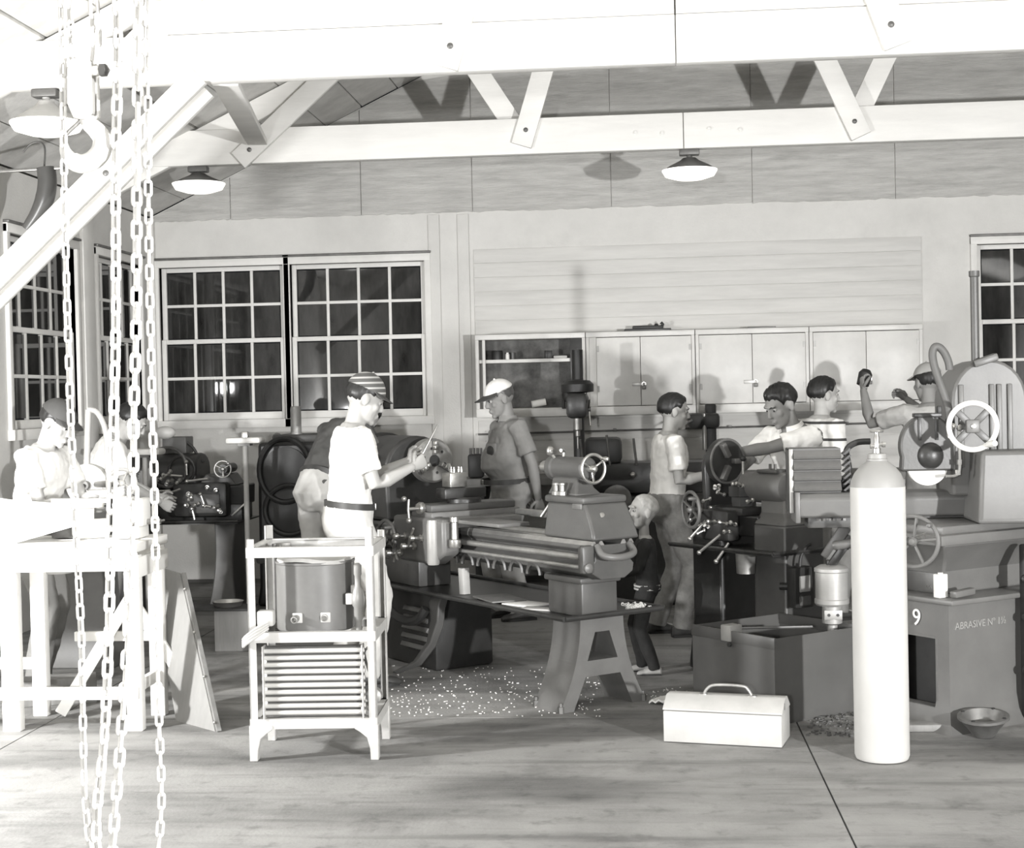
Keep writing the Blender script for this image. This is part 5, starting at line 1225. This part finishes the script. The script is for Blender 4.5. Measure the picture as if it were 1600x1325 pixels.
b = B(); b.rings([[V((-w,-0.25,z)),V((w+0.15,-0.25,z)),V((w+0.15,0.25,z)),V((-w,0.25,z))] for w, z in ((0.42,0.0),(0.36,0.1),(0.34,0.82))]); part(b, 'body', 'mdark', bp_, bev=0.02)
B().box((0.1,0,0.95),(1.05,0.30,0.24),None,0.03).build('ram', 'mdark', bp_); B().box((-0.20,-0.05,1.16),(0.28,0.26,0.20),None,0.04).build('motor', 'black', bp_)
B().lathe((-0.10,-0.26,0.80),(0,-1,0),[(0.10,0),(0.11,0.02),(0.11,0.05),(0.03,0.06),(0.015,0.062),(0.015,0.10)],24).build('pulley', 'iron', bp_)
handwheel(bp_, (0.30,-0.30,0.72), (0,-1,0), 0.09, 0.010, 4, 'iron'); B().ball((0.02,-0.26,0.98),0.022).build('oil_sight', 'steel', bp_)
for k in range(4): B().tube([(-0.35+0.2*k,-0.16,1.05),(-0.37+0.2*k,-0.20,1.25+0.03*(k%2))],0.010,8).build('lever', 'iron', bp_)
o2 = thing('bench_press', 'dark arbor press on the wall bench behind the young man in jeans', 'press', (at(1100,690,13.0).x, 12.95, 0.905))
B().box((0,0,0.02),(0.40,0.25,0.04),None,0.01).build('base', 'mdark', o2); B().box((0.06,0.08,0.30),(0.09,0.10,0.56),None,0.015).build('upright', 'black', o2); B().box((0.0,-0.02,0.44),(0.26,0.12,0.13),None,0.03).build('head', 'mdark', o2)
B().cyl((0.0,-0.06,0.2),(0.0,-0.06,0.5),0.02).build('ram', 'steeldull', o2); B().tube([(-0.1,-0.09,0.45),(-0.2,-0.12,0.40),(-0.30,-0.14,0.38)],0.010,8).build('lever', 'iron', o2)
b = thing('toolpost_block', 'black block of clamped tool holders on the wall bench beside the man in white cap', 'tool holder', (at(745,770,12.9).x, 12.9, 0.905))
B().box((0,0,0.10),(0.13,0.13,0.20),None,0.02).build('block', 'black', b)
for k in range(4): B().cyl((-0.045+0.03*k,-0.02*(k%2),0.19),(-0.045+0.03*k,-0.02*(k%2),0.25),0.011,n=10).build('screw', 'iron', b)
# ------------------------------------------------------------------ people
def bake(b, voxel, smooth_n=3, disp=0.0, dscale=0.12, seed=0):
    """voxel-union of closed lofts into one continuous skin"""
    bmesh.ops.recalc_face_normals(b.bm, faces=b.bm.faces)
    me = bpy.data.meshes.new('tmp'); b.bm.to_mesh(me); b.bm.free()
    o = bpy.data.objects.new('tmp', me); COL.objects.link(o)
    r = o.modifiers.new('r', 'REMESH'); r.mode = 'VOXEL'; r.voxel_size = voxel; r.use_smooth_shade = True
    s = o.modifiers.new('s', 'SMOOTH'); s.factor = 0.5; s.iterations = smooth_n
    if disp > 0:
        tx = bpy.data.textures.get('cloth_%g' % dscale) or bpy.data.textures.new('cloth_%g' % dscale, 'CLOUDS')
        tx.noise_scale = dscale; tx.noise_depth = 2
        d = o.modifiers.new('d', 'DISPLACE'); d.texture = tx; d.strength = disp; d.mid_level = 0.5; d.texture_coords = 'LOCAL'
    out = bpy.data.meshes.new_from_object(o.evaluated_get(bpy.context.evaluated_depsgraph_get()))
    bpy.data.objects.remove(o); bpy.data.meshes.remove(me)
    out.shade_smooth()
    return out
def ell(c, u, v, ru, rv, n=18):
    return [c + u*(ru*math.cos(2*PI*k/n)) + v*(rv*math.sin(2*PI*k/n)) for k in range(n)]
def limb(b, pts, rad, n=12):
    """tapered limb with a rounded start and end"""
    pts = [V(p) for p in pts]; P = []; R = []
    d0 = (pts[0]-pts[1]).normalized(); d1 = (pts[-1]-pts[-2]).normalized()
    P += [pts[0]+d0*rad[0]*0.9, pts[0]+d0*rad[0]*0.6]; R += [rad[0]*0.35, rad[0]*0.8]
    P += pts; R += list(rad)
    P += [pts[-1]+d1*rad[-1]*0.6, pts[-1]+d1*rad[-1]*0.9]; R += [rad[-1]*0.8, rad[-1]*0.35]
    b.tube(P, R, n)
def hand(b, w, d, nrm, side, k=1.0, curl=0.5, grip=0.0):
    """palm, four unequal bent fingers and a thumb from the side of the palm"""
    d = d.normalized(); nrm = (nrm - d*nrm.dot(d)).normalized(); s = d.cross(nrm)*side
    rs = []
    for t, hw, ht in ((-0.01,0.020,0.017),(0.02,0.029,0.017),(0.05,0.038,0.016),(0.082,0.041,0.013),(0.094,0.036,0.009)):
        rs.append(ell(w + d*(t*k), s, nrm, hw*k, ht*k, 12))
    b.rings(rs)
    for j, (off, ln) in enumerate(((0.030,0.072),(0.010,0.080),(-0.010,0.075),(-0.029,0.060))):
        base = w + d*(0.085*k) + s*(off*k); cd = (d + s*(off*1.2)).normalized(); pts = [base - d*0.012*k]; rad = [0.0095*k]
        for q in range(3):
            a = curl*(0.75 + 0.12*q + 0.06*j)
            ca, sa = math.cos(a), math.sin(a); ax = s
            perp = cd.cross(ax) * -1.0
            # rotate cd toward the palm normal
            up_ = (nrm - cd*nrm.dot(cd)).normalized() if abs(nrm.dot(cd)) < 0.98 else -d
            if q == 0: plane_u, plane_v, ang = cd.copy(), up_, 0.0
            ang += a
            dirv = plane_u*math.cos(ang) + plane_v*math.sin(ang)
            pts.append(pts[-1] + dirv*(ln*k*(0.45, 0.32, 0.23)[q])); rad.append((0.0090, 0.0082, 0.0068)[q]*k)
        pts.append(pts[-1] + (pts[-1]-pts[-2]).normalized()*0.005*k); rad.append(0.003*k)
        b.tube(pts, rad, 8)
    t0 = w + d*(0.025*k) + s*(0.026*k)
    t1 = t0 + (s*0.75 + d*0.55 + nrm*0.35).normalized()*0.036*k
    t2 = t1 + (s*0.15 + d*0.85 + nrm*(0.35+0.5*curl)).normalized()*0.030*k
    t3 = t2 + (d*0.8 - s*0.2 + nrm*(0.4+0.6*curl)).normalized()*0.024*k
    b.tube([t0 - s*0.01*k, t0, t1, t2, t3, t3+(t3-t2).normalized()*0.004*k], [0.010*k,0.0125*k,0.0115*k,0.010*k,0.008*k,0.003*k], 8)
SK_C, SK_R = V((0,-0.012,0.03)), V((0.077,0.097,0.090))
def head_shape(b, X):
    """X maps head-local points to the body frame"""
    def el(c, r, n=16, m=12):
        c = V(c); rs = []
        for i in range(m+1):
            ph = PI*i/m; q = max(math.sin(ph), 0.02)
            rs.append([X(c + V((r[0]*q*math.cos(2*PI*k/n), r[1]*q*math.sin(2*PI*k/n), -r[2]*math.cos(ph)))) for k in range(n)])
        b.rings(rs)
    el(SK_C, SK_R, 22, 16)
    el((0,0.030,-0.028),(0.063,0.062,0.085)); el((0,0.040,-0.075),(0.047,0.046,0.036)); el((0,0.076,-0.096),(0.022,0.018,0.018))
    el((0,0.078,0.036),(0.050,0.020,0.012)); el((0.040,0.058,-0.020),(0.024,0.022,0.024)); el((-0.040,0.058,-0.020),(0.024,0.022,0.024))
    el((0,0.092,-0.054),(0.022,0.011,0.007)); el((0,0.090,-0.066),(0.019,0.011,0.007))
    b.rings([[X(V((0,y,z)) + V((rx*math.cos(2*PI*k/10), ry*math.sin(2*PI*k/10), 0))) for k in range(10)] for y, z, rx, ry in ((0.082,0.030,0.008,0.008),(0.092,0.010,0.010,0.010),(0.102,-0.012,0.013,0.014),(0.104,-0.024,0.016,0.013),(0.096,-0.032,0.012,0.008))])
    for s in (1, -1):
        el((s*0.078,-0.008,-0.006),(0.010,0.021,0.033), 12, 10); el((s*0.084,-0.014,0.006),(0.006,0.018,0.020), 10, 8)
def star(X, fn, n=72, m=44):
    """shell round the skull whose thickness follows fn(direction)"""
    b = B(); rs = []
    for i in range(m+1):
        ph = PI*i/m
        ring = []
        for k in range(n):
            a = 2*PI*k/n; d = V((math.sin(ph)*math.cos(a), math.sin(ph)*math.sin(a), -math.cos(ph)))
            q = 1.0 + fn(d); p = SK_C + V((SK_R.x*d.x*q, SK_R.y*d.y*q, SK_R.z*d.z*q)); ring.append(X(p))
        rs.append(ring)
    b.rings(rs)
    return b
def sst(a, b, x):
    t = max(0.0, min(1.0, (x-a)/(b-a))); return t*t*(3-2*t)
def hair_fn(thick=0.10, front=0.50, sidez=-0.05, back=-0.55, noise=0.02, quiff=0.0):
    def f(d):
        yaw = d.y/max(1e-4, math.hypot(d.x, d.y))
        thr = sidez + (front-sidez)*sst(0.25, 0.85, yaw) if yaw > 0.25 else sidez + (back-sidez)*sst(0.0, 0.6, 0.25-yaw)
        if -0.05 < yaw < 0.40 and abs(d.x) > 0.6: thr += 0.05
        az = math.atan2(d.x, d.y); thr += 0.035*math.sin(13*az+1.3) + 0.02*math.sin(29*az) + 0.012*math.sin(47*az+0.7)
        if 0.25 < yaw < 0.62 and abs(d.x) > 0.55: thr -= 0.16*(1-abs(yaw-0.42)/0.2) if abs(yaw-0.42) < 0.2 else 0
        v = sst(thr-0.06, thr+0.30, d.z)
        nn = noise*(math.sin(9*d.x+4*d.z)*math.sin(11*d.y-3*d.z) + 0.6*math.sin(23*d.x+17*d.y) + 0.5*math.sin(41*d.x+13*d.y+9*d.z))
        return -0.035 + v*(0.035 + thick + nn + quiff*max(0, d.y)*max(0, d.z))
    return f
def cap_fn(thick=0.14, low=0.12, tall=0.0):
    def f(d):
        v = sst(low-0.05, low+0.04, d.z + 0.06*d.y)
        return -0.2 + v*(0.2 + thick + tall*max(0, d.z)**2)
    return f
def person(label, px, py, Y, face, k=1.0, lean=0, bend_side=0, hz=0.93, armL=None, armR=None, handL=0.5, handR=0.5, feet=((0.11,0.06),(-0.11,-0.06)),
           head_pitch=0, head_yaw=0, shirt='shirtwhite', sleeve='short', trousers='jeans', hair=None, hairmat='hairdark', cap=None, skin='skin', belly=0.0, belt=True, headk=1.07, group='people at work in the shop', collar=False, palmL=None, palmR=None, shoes='leather', wide=1.0, neck=0.050):
    base = at(px, py, Y)
    root = thing('person', label, 'person', (base.x, Y, 0), math.radians(face-90), group)
    Z = V((0,0,1)); Xv = V((1,0,0))
    L = math.radians(lean); S = math.radians(bend_side)
    dirv = V((math.sin(S), math.sin(L)*math.cos(S), math.cos(L)*math.cos(S)))
    fwd = (V((0,1,0)) - dirv*dirv.y).normalized(); rgt = fwd.cross(dirv).normalized()
    P = V((0,0,hz))*k
    def sp(t): 
        # lower back bends half, upper back the rest
        lo = (Z*0.5 + dirv*0.5).normalized()
        return P + (lo*min(t, 0.2) + dirv*max(0, t-0.2))*k if t > 0 else P + Z*t*k
    N = sp(0.53)
    def torso(b, e, t0, t1):
        prof = [(-0.12,0.075,0.085,0.0),(-0.06,0.155,0.108,-0.01),(0.0,0.172,0.118,-0.012),(0.09,0.158,0.108,0.0),(0.17,0.150,0.103+belly,belly*0.7),(0.26,0.160,0.110+belly*0.7,0.006+belly*0.5),(0.36,0.175,0.118,0.008),(0.43,0.182,0.108,0.0),(0.475,0.168,0.088,-0.008),(0.505,0.118,0.070,-0.012),(0.53,0.072,0.060,-0.01)]
        rs = []
        for t, w, d, oy in prof:
            if t < t0-1e-6 or t > t1+1e-6: continue
            f2 = V((0,1,0)) if t <= 0 else fwd; r2 = Xv if t <= 0 else rgt
            rs.append(ell(sp(t) + f2*oy*k, r2, f2, (w*wide+e)*k, (d+e)*k, 22))
        b.rings(rs)
    sh = {s: N - dirv*0.065*k + rgt*(s*0.178*wide*k) - fwd*0.008*k for s in (1, -1)}
    arms = {1: armR or ((0.10,0.0,-1),(0.05,0.15,-1)), -1: armL or ((-0.10,0.0,-1),(-0.05,0.15,-1))}
    el_, wr_ = {}, {}
    for s in (1, -1):
        u, f = V(arms[s][0]).normalized(), V(arms[s][1]).normalized()
        el_[s] = sh[s] + u*0.29*k; wr_[s] = el_[s] + f*0.25*k
    hipj = {s: P + V((s*0.09*wide*k, 0, -0.01*k)) for s in (1, -1)}
    ank, kn = {}, {}
    for s, (fx, fy) in zip((1, -1), feet):
        a = V((fx*k, fy*k, 0.085*k)); h = hipj[s]; v = a-h; D = min(v.length, 0.868*k); l1, l2 = 0.44*k, 0.43*k
        a1 = math.acos(max(-1, min(1, (l1*l1 + D*D - l2*l2)/(2*l1*D)))); dn = v.normalized(); pv = (V((0,1,0)) - dn*dn.y).normalized()
        kn[s] = h + dn*(l1*math.cos(a1)) + pv*(l1*math.sin(a1)); ank[s] = a
    # head frame
    hp_, hy_ = math.radians(head_pitch), math.radians(head_yaw)
    nk = N + (dirv*0.6 + Z*0.4 + V((0,math.sin(hp_)*0.3,0))).normalized()*neck*k
    RH = Matrix.Rotation(-hy_, 3, 'Z') @ Matrix.Rotation(-hp_, 3, 'X')
    hk = k*headk
    HC = nk + RH @ V((0,0.012,0.088))*hk
    X = lambda p: HC + RH @ (V(p)*hk)
    # ---- the body: one continuous skin
    b = B(); torso(b, 0.0, -0.12, 0.53)
    for s in (1, -1):
        limb(b, [N - dirv*0.07*k + rgt*(s*0.10*k), sh[s], sh[s].lerp(el_[s],0.3), el_[s], el_[s].lerp(wr_[s],0.3), wr_[s]], [x*k for x in (0.055,0.054,0.047,0.038,0.041,0.026)])
        limb(b, [hipj[s], hipj[s].lerp(kn[s],0.5), kn[s], kn[s].lerp(ank[s],0.3), ank[s]], [x*k for x in (0.088,0.075,0.056,0.055,0.036)])
        limb(b, [ank[s]-V((0,0.02*k,0.03*k)), ank[s]+V((0,0.10*k,-0.045*k))], [0.035*k, 0.028*k])
    b.tube([N - dirv*0.05*k, N, nk, X((0,-0.02,-0.03))], [0.062*k, 0.058*k, 0.053*k, 0.050*hk], 16)
    head_shape(b, X)
    me = bake(b, 0.0065*max(k, 0.6), 3)
    hb = B()
    for s, cu, pn in ((1, handR, palmR), (-1, handL, palmL)):
        d = V(arms[s][1]).normalized()
        nrm = V(pn) if pn is not None else (V((-s,0,0)) if abs(d.x) < 0.8 else V((0,0,-1)))
        hand(hb, wr_[s], d, nrm, s, k*1.0, cu)
    bmesh.ops.recalc_face_normals(hb.bm, faces=hb.bm.faces); hb.bm.from_mesh(me); bpy.data.meshes.remove(me)
    me = bpy.data.meshes.new('body'); hb.bm.to_mesh(me); hb.bm.free(); 
    body = obj('body', me, skin, root, True, 60)
    # ---- clothes
    b = B(); torso(b, 0.016, 0.0 if sleeve != 'long' else -0.06, 0.505)
    for s in (1, -1):
        if sleeve == 'short':
            pts = [N - dirv*0.075*k + rgt*(s*0.10*k), sh[s], sh[s].lerp(el_[s],0.45), sh[s].lerp(el_[s],0.72)]; rad = [0.066,0.070,0.066,0.066]
        else:
            pts = [N - dirv*0.075*k + rgt*(s*0.10*k), sh[s], sh[s].lerp(el_[s],0.5), el_[s], el_[s].lerp(wr_[s],0.5), wr_[s]-(wr_[s]-el_[s]).normalized()*0.01*k]; rad = [0.066,0.070,0.062,0.056,0.052,0.040]
        d0 = (pts[0]-pts[1]).normalized()
        b.tube([pts[0]+d0*0.05*k] + pts, [0.03*k] + [x*k for x in rad], 14)
    so = obj('shirt', bake(b, 0.009*max(k,0.6), 2, 0.022*k, 0.07), shirt, root, True, 70)
    if collar:
        cb = B(); ring_ = [N + fwd*(0.0*k) - dirv*0.018*k + rgt*(0.070*k*math.cos(a)) + fwd*(0.064*k*math.sin(a)) for a in (PI/2+0.35+(2*PI-0.7)*q/20 for q in range(21))]
        cb.rings([[p, p+dirv*0.032*k, p+dirv*0.036*k + (p-N)*0.10, p + dirv*0.0*k + (p-N)*0.35] for p in ring_]); cb.build('collar', shirt, so, ang=60)
        for q in range(4): B().ball(sp(0.44-0.07*q) + fwd*(0.125+belly*0.8)*k, 0.006*k, 8, 6).build('button', 'offwhite', so)
    b = B(); torso(b, 0.025 if sleeve != 'long' else 0.006, -0.12, 0.09)
    for s in (1, -1):
        limb(b, [hipj[s]+V((0,0,0.02*k)), hipj[s].lerp(kn[s],0.5), kn[s], kn[s].lerp(ank[s],0.4)], [x*k for x in (0.102,0.090,0.074,0.074)])
        q = kn[s].lerp(ank[s],0.4); b.tube([q, ank[s].lerp(q,0.15), ank[s]-V((0,0,0.03*k))], [0.074*k,0.066*k,0.068*k], 14)
    obj('trousers', bake(b, 0.010*max(k,0.6), 6, 0.020*k, 0.09), trousers, root, True, 70)
    if belt:
        bb = B(); c = sp(0.075); f2 = fwd; w_, d_ = (0.160*wide+0.026)*k, (0.109+0.026+belly*0.8)*k
        o_ = f2*(belly*0.5*k)
        bb.rings([ell(c+o_+Z*dz*k, rgt, f2, w_+e*k, d_+e*k, 40) for dz, e in ((-0.018,0.0),(-0.018,0.005),(0.018,0.005),(0.018,0.0))], cap=False, closed=True)
        bo = bb.build('belt', 'leather', root); B().box(c+o_+f2*(d_+0.008*k),(0.05*k,0.010*k,0.038*k),None,0.003).build('buckle', 'steel', bo)
    for s in (1, -1):
        sb = B(); a = ank[s]
        rs = []
        for yy, w, zt in ((-0.075,0.022,0.07),(-0.06,0.036,0.085),(0.0,0.040,0.095),(0.06,0.044,0.075),(0.12,0.048,0.055),(0.165,0.040,0.045),(0.188,0.018,0.03)):
            rs.append([a + V((w*math.cos(q)*k, yy*k, (-a.z/k + (zt/2 + zt/2*math.sin(q)))*k)) for q in (2*PI*j/14 for j in range(14))])
        sb.rings(rs); sh_ = sb.build('shoe', shoes, root)
        B().rings([[a+V((x*k,y*k,z*k-a.z)) for x, y in ((-0.036,-0.07),(0.036,-0.07),(0.046,0.06),(0.046,0.12),(0.02,0.185),(-0.02,0.185),(-0.046,0.12),(-0.046,0.06))] for z in (0.0,0.018)]).build('sole', 'black', sh_)
    # ---- face details, hair, cap
    for s in (1, -1):
        e_ = B().ball(X((s*0.030,0.072,0.010)), 0.0118*hk, 12, 8).build('eye', 'shirtgrey', body); B().ball(X((s*0.031,0.0815,0.009)), 0.0055*hk, 10, 6).build('pupil', 'hairdark', e_) if False else None
        B().ball(X((s*0.031,0.080,0.010)), 0.0070*hk, 10, 6).build('iris', 'hairdark', body)
        B().tube([X((s*0.014,0.092,0.030)), X((s*0.030,0.091,0.036)), X((s*0.050,0.078,0.030))], [0.003*hk,0.004*hk,0.002*hk], 6).build('eyebrow', hairmat, body)
    if hair is not None: star(X, hair).build('hair', hairmat, root, ang=80)
    if cap is not None:
        cm, vm, lowc, tall, vis = cap
        co = star(X, cap_fn(0.13, lowc, tall)).build('cap', cm, root, ang=60)
        vb = B(); rs = []
        for q in range(13):
            a = math.radians(20 + 140*q/12); cx, cy = math.cos(a), math.sin(a)
            p0 = SK_C + V((SK_R.x*1.10*cx, SK_R.y*1.10*cy, SK_R.z*(lowc+0.03)))
            ln = vis*(0.35 + 0.65*math.sin(PI*q/12))
            p1 = p0 + V((cx*0.15*ln/0.07*0.3, ln, -0.010 - 0.25*ln*abs(cx)))
            rs.append([X(p0+V((0,0,0.004))), X(p1+V((0,0,0.002))), X(p1-V((0,0,0.003))), X(p0-V((0,0,0.004)))])
        vb.rings(rs); vb.build('visor', vm, co, ang=50)
        B().ball(X(SK_C+V((0,0,SK_R.z*(1.14+tall)))), 0.008*hk, 8, 6).build('cap_button', cm, co)
    return root, dict(wr=wr_, el=el_, X=X, HC=HC, N=N, sp=sp, fwd=fwd, rgt=rgt, body=body, shirt=so)
def to_world(root, p): return Matrix.Translation(root.location) @ Matrix.Rotation(root.rotation_euler.z, 4, 'Z') @ V(p)

# stripes follow the cap's and the shirt's own height
striped('capstripe', 0.10, 0.42, 0.030, 0.33, 'Z', off=0.10)
striped('shirtstripe', 0.70, 0.05, 0.115, 0.16, 'Z', off=0.25)
mat('capdark', 0.055, 0.7); mat('capwhite', 0.85, 0.7); mat('capgrey', 0.40, 0.7)

pa, ia = person('person in white T-shirt and striped cap holding a steel rule at lathe', 545, 785, 8.45, 22, k=1.0, lean=6, hz=0.93, head_pitch=24,
    armR=((0.10,0.28,-1),(-0.30,1.0,0.42)), armL=((-0.05,0.45,-1),(0.25,1.0,0.45)), handR=0.9, handL=0.8, palmR=(-1,0,0.2), palmL=(1,0,0.2),
    trousers='trouserwhite' if mat('trouserwhite', 0.66, 0.85, var=0.06, scale=10) else None, hair=hair_fn(0.05, 0.5, -0.05, -0.60), cap=('capstripe', 'capdark', 0.20, 0.16, 0.050))
pb_, ib = person('person in dark shirt bending forward behind the man with striped cap', 500, 770, 10.1, 55, k=1.03, lean=42, hz=0.95, head_pitch=72,
    armR=((0.10,0.55,-1),(0.0,0.8,-0.6)), armL=((-0.10,0.9,-1),(0.0,1.0,-0.3)), shirt='shirtdark', trousers='trouserlight', hair=hair_fn())
pc, ic = person('stout person in white-crowned cap and khaki shirt standing with hands behind', 797, 745, 10.9, 205, k=0.985, lean=2, hz=0.93, head_pitch=20, head_yaw=4,
    armL=((-0.22,-0.30,-1),(0.15,-0.22,-1)), armR=((0.22,-0.35,-1),(-0.25,-0.4,-1)), shirt='shirtkhaki', trousers='trouserkhaki', skin='skindark', belly=0.055, wide=1.10, collar=True,
    hair=hair_fn(0.02, 0.5, -0.05, -0.5), hairmat='mgrey', cap=('capwhite', 'capdark', 0.22, 0.05, 0.075))
pd, id_ = person('young person in white T-shirt and jeans standing behind the small child', 1042, 770, 10.1, 14, k=0.915, lean=4, hz=0.93, head_pitch=10, head_yaw=4,
    armR=((0.12,0.06,-1),(-0.10,1.0,0.22)), armL=((-0.15,0.35,-1),(0.25,1.0,-0.05)), handR=1.0, palmR=(0,0,-1), hair=hair_fn(0.12, 0.48, 0.0, -0.62), belt=False)
pe, ie = person('dark-haired young person leaning over the small lathe with arm outstretched', 1262, 770, 9.35, 222, k=0.96, lean=20, hz=0.93, head_pitch=28, head_yaw=8,
    armL=((0.75,0.75,-0.28),(0.50,0.9,-0.12)), armR=((0.20,0.8,-0.7),(-0.1,1.0,-0.2)), handL=0.7, handR=0.7, palmL=(0,0,-1), skin='skindark', trousers='trouserkhaki', hair=hair_fn(0.15, 0.46, -0.02, -0.5, 0.03, 0.08), shirt='shirtwhite', collar=True)
pf, if_ = person('young person in striped T-shirt looking right, behind the leaning worker', 1282, 770, 10.75, 28, k=0.965, lean=3, head_pitch=4, head_yaw=10,
    armR=((0.12,0.05,-1),(0.0,0.35,-1)), skin='skin', shirt='shirtstripe', hair=hair_fn(0.14, 0.46, 0.0, -0.6, 0.03), trousers='trouserkhaki')
pg, ig = person('person with back turned and raised arms at far right before the cabinets', 1458, 770, 11.0, 104, k=1.01, lean=4, head_pitch=8, head_yaw=-10,
    armL=((-0.62,0.75,-0.25),(-0.05,0.30,0.9)), armR=((-0.1,1.0,-0.25),(-0.60,0.6,0.7)), handL=0.8, handR=0.8, skin='skindark', shirt='shirtgrey', trousers='trouserkhaki', hair=hair_fn(0.06,0.5,-0.05,-0.6), cap=('capgrey','capgrey',0.25,0.05,0.06))
ph, ih = person('person in dark cap and white shirt bowed over the bench at far left', 52, 800, 8.35, -12, k=0.95, lean=14, head_pitch=30, armR=((0.05,0.35,-1),(-0.1,1.0,-0.05)), armL=((-0.05,0.5,-1),(0.2,1.0,0.1)), trousers='trouserkhaki', hair=hair_fn(0.06,0.5,-0.05,-0.55), cap=('capdark','capdark',0.18,0.08,0.055))
pi_, ii = person('dark-haired person in white shirt stooping beyond the bench grinder', 142, 770, 10.2, 20, k=0.96, lean=28, head_pitch=36, armR=((0.05,0.3,-1),(-0.1,0.9,-0.5)), armL=((-0.05,0.3,-1),(0.1,0.9,-0.4)), trousers='trouserkhaki', hair=hair_fn(0.14,0.46,0.0,-0.55))
# the child
kf = fl(1006, 1052)
pk, ik = person('small blond child in dark sweater looking up at the lathe', 1013, 1000, kf.y, 180, k=0.535, neck=0.115, lean=3, head_pitch=-4, head_yaw=-22, headk=1.55,
    armR=((0.12,0.35,-1),(0.0,1.0,0.5)), armL=((-0.2,0.30,-1),(0.1,1.0,-0.2)), sleeve='long', shirt='sweater', trousers='sweater', hair=hair_fn(0.07, 0.62, 0.10, -0.40, 0.015), hairmat='hairblond', belt=False, shoes='offwhite', wide=1.05)
for kz in (0.0, 0.032):
    bb = B(); c = ik['sp'](-0.02+kz) 
    bb.rings([ell(c+V((0,0,dz)), V((1,0,0)), V((0,1,0)), 0.535*(0.187+e), 0.535*(0.134+e), 32) for dz, e in ((-0.005,-0.01),(-0.005,0.008),(0.005,0.008),(0.005,-0.01))], cap=False, closed=True); bb.build('hem_stripe', 'offwhite', ik['shirt'])
# pocket with a dark badge on the older man's shirt
q = ic['sp'](0.30) + ic['fwd']*0.155 - ic['rgt']*0.075
R_ = Matrix((ic['rgt'], ic['fwd'], V((0,0,1)))).transposed() @ Matrix.Rotation(0.35, 3, 'Z')
po = B(); po.box(q, (0.10, 0.02, 0.11), R_, 0.008); po = po.build('pocket', 'shirtkhaki', ic['shirt'])
B().lathe(q + ic['fwd']*0.008 - ic['rgt']*0.004, ic['fwd'] - ic['rgt']*0.35, [(0.036,-0.004),(0.036,0.008),(0.02,0.012),(0.0,0.012)], 20).build('badge', 'leather', ic['shirt'])
# what they hold
def held(name, root, p0, p1, r, m, label, cat):
    a, c = to_world(root, p0), to_world(root, p1)
    o = B().bar((0,0,0), c-a, r*2.4, r, 0.001).build(name, m); o.location = a; return tag(o, label, cat)
w = ia['wr'][1]; held('steel_rule', pa, w+V((-0.045,0.02,-0.03)), w+V((-0.06,0.17,0.23)), 0.006, 'steel', 'thin bright steel rule held upright by man in striped cap', 'ruler')
w = ig['wr'][-1]; o = B().lathe((0,0,0),(0.3,0.2,1),[(0.0,-0.06),(0.045,-0.055),(0.05,0.03),(0.03,0.06),(0,0.065)],18).build('dark_fitting', 'black'); o.location = to_world(pg, w+V((0.03,0.05,0.09))); tag(o, 'black fitting held up by the man with raised arms', 'fitting')
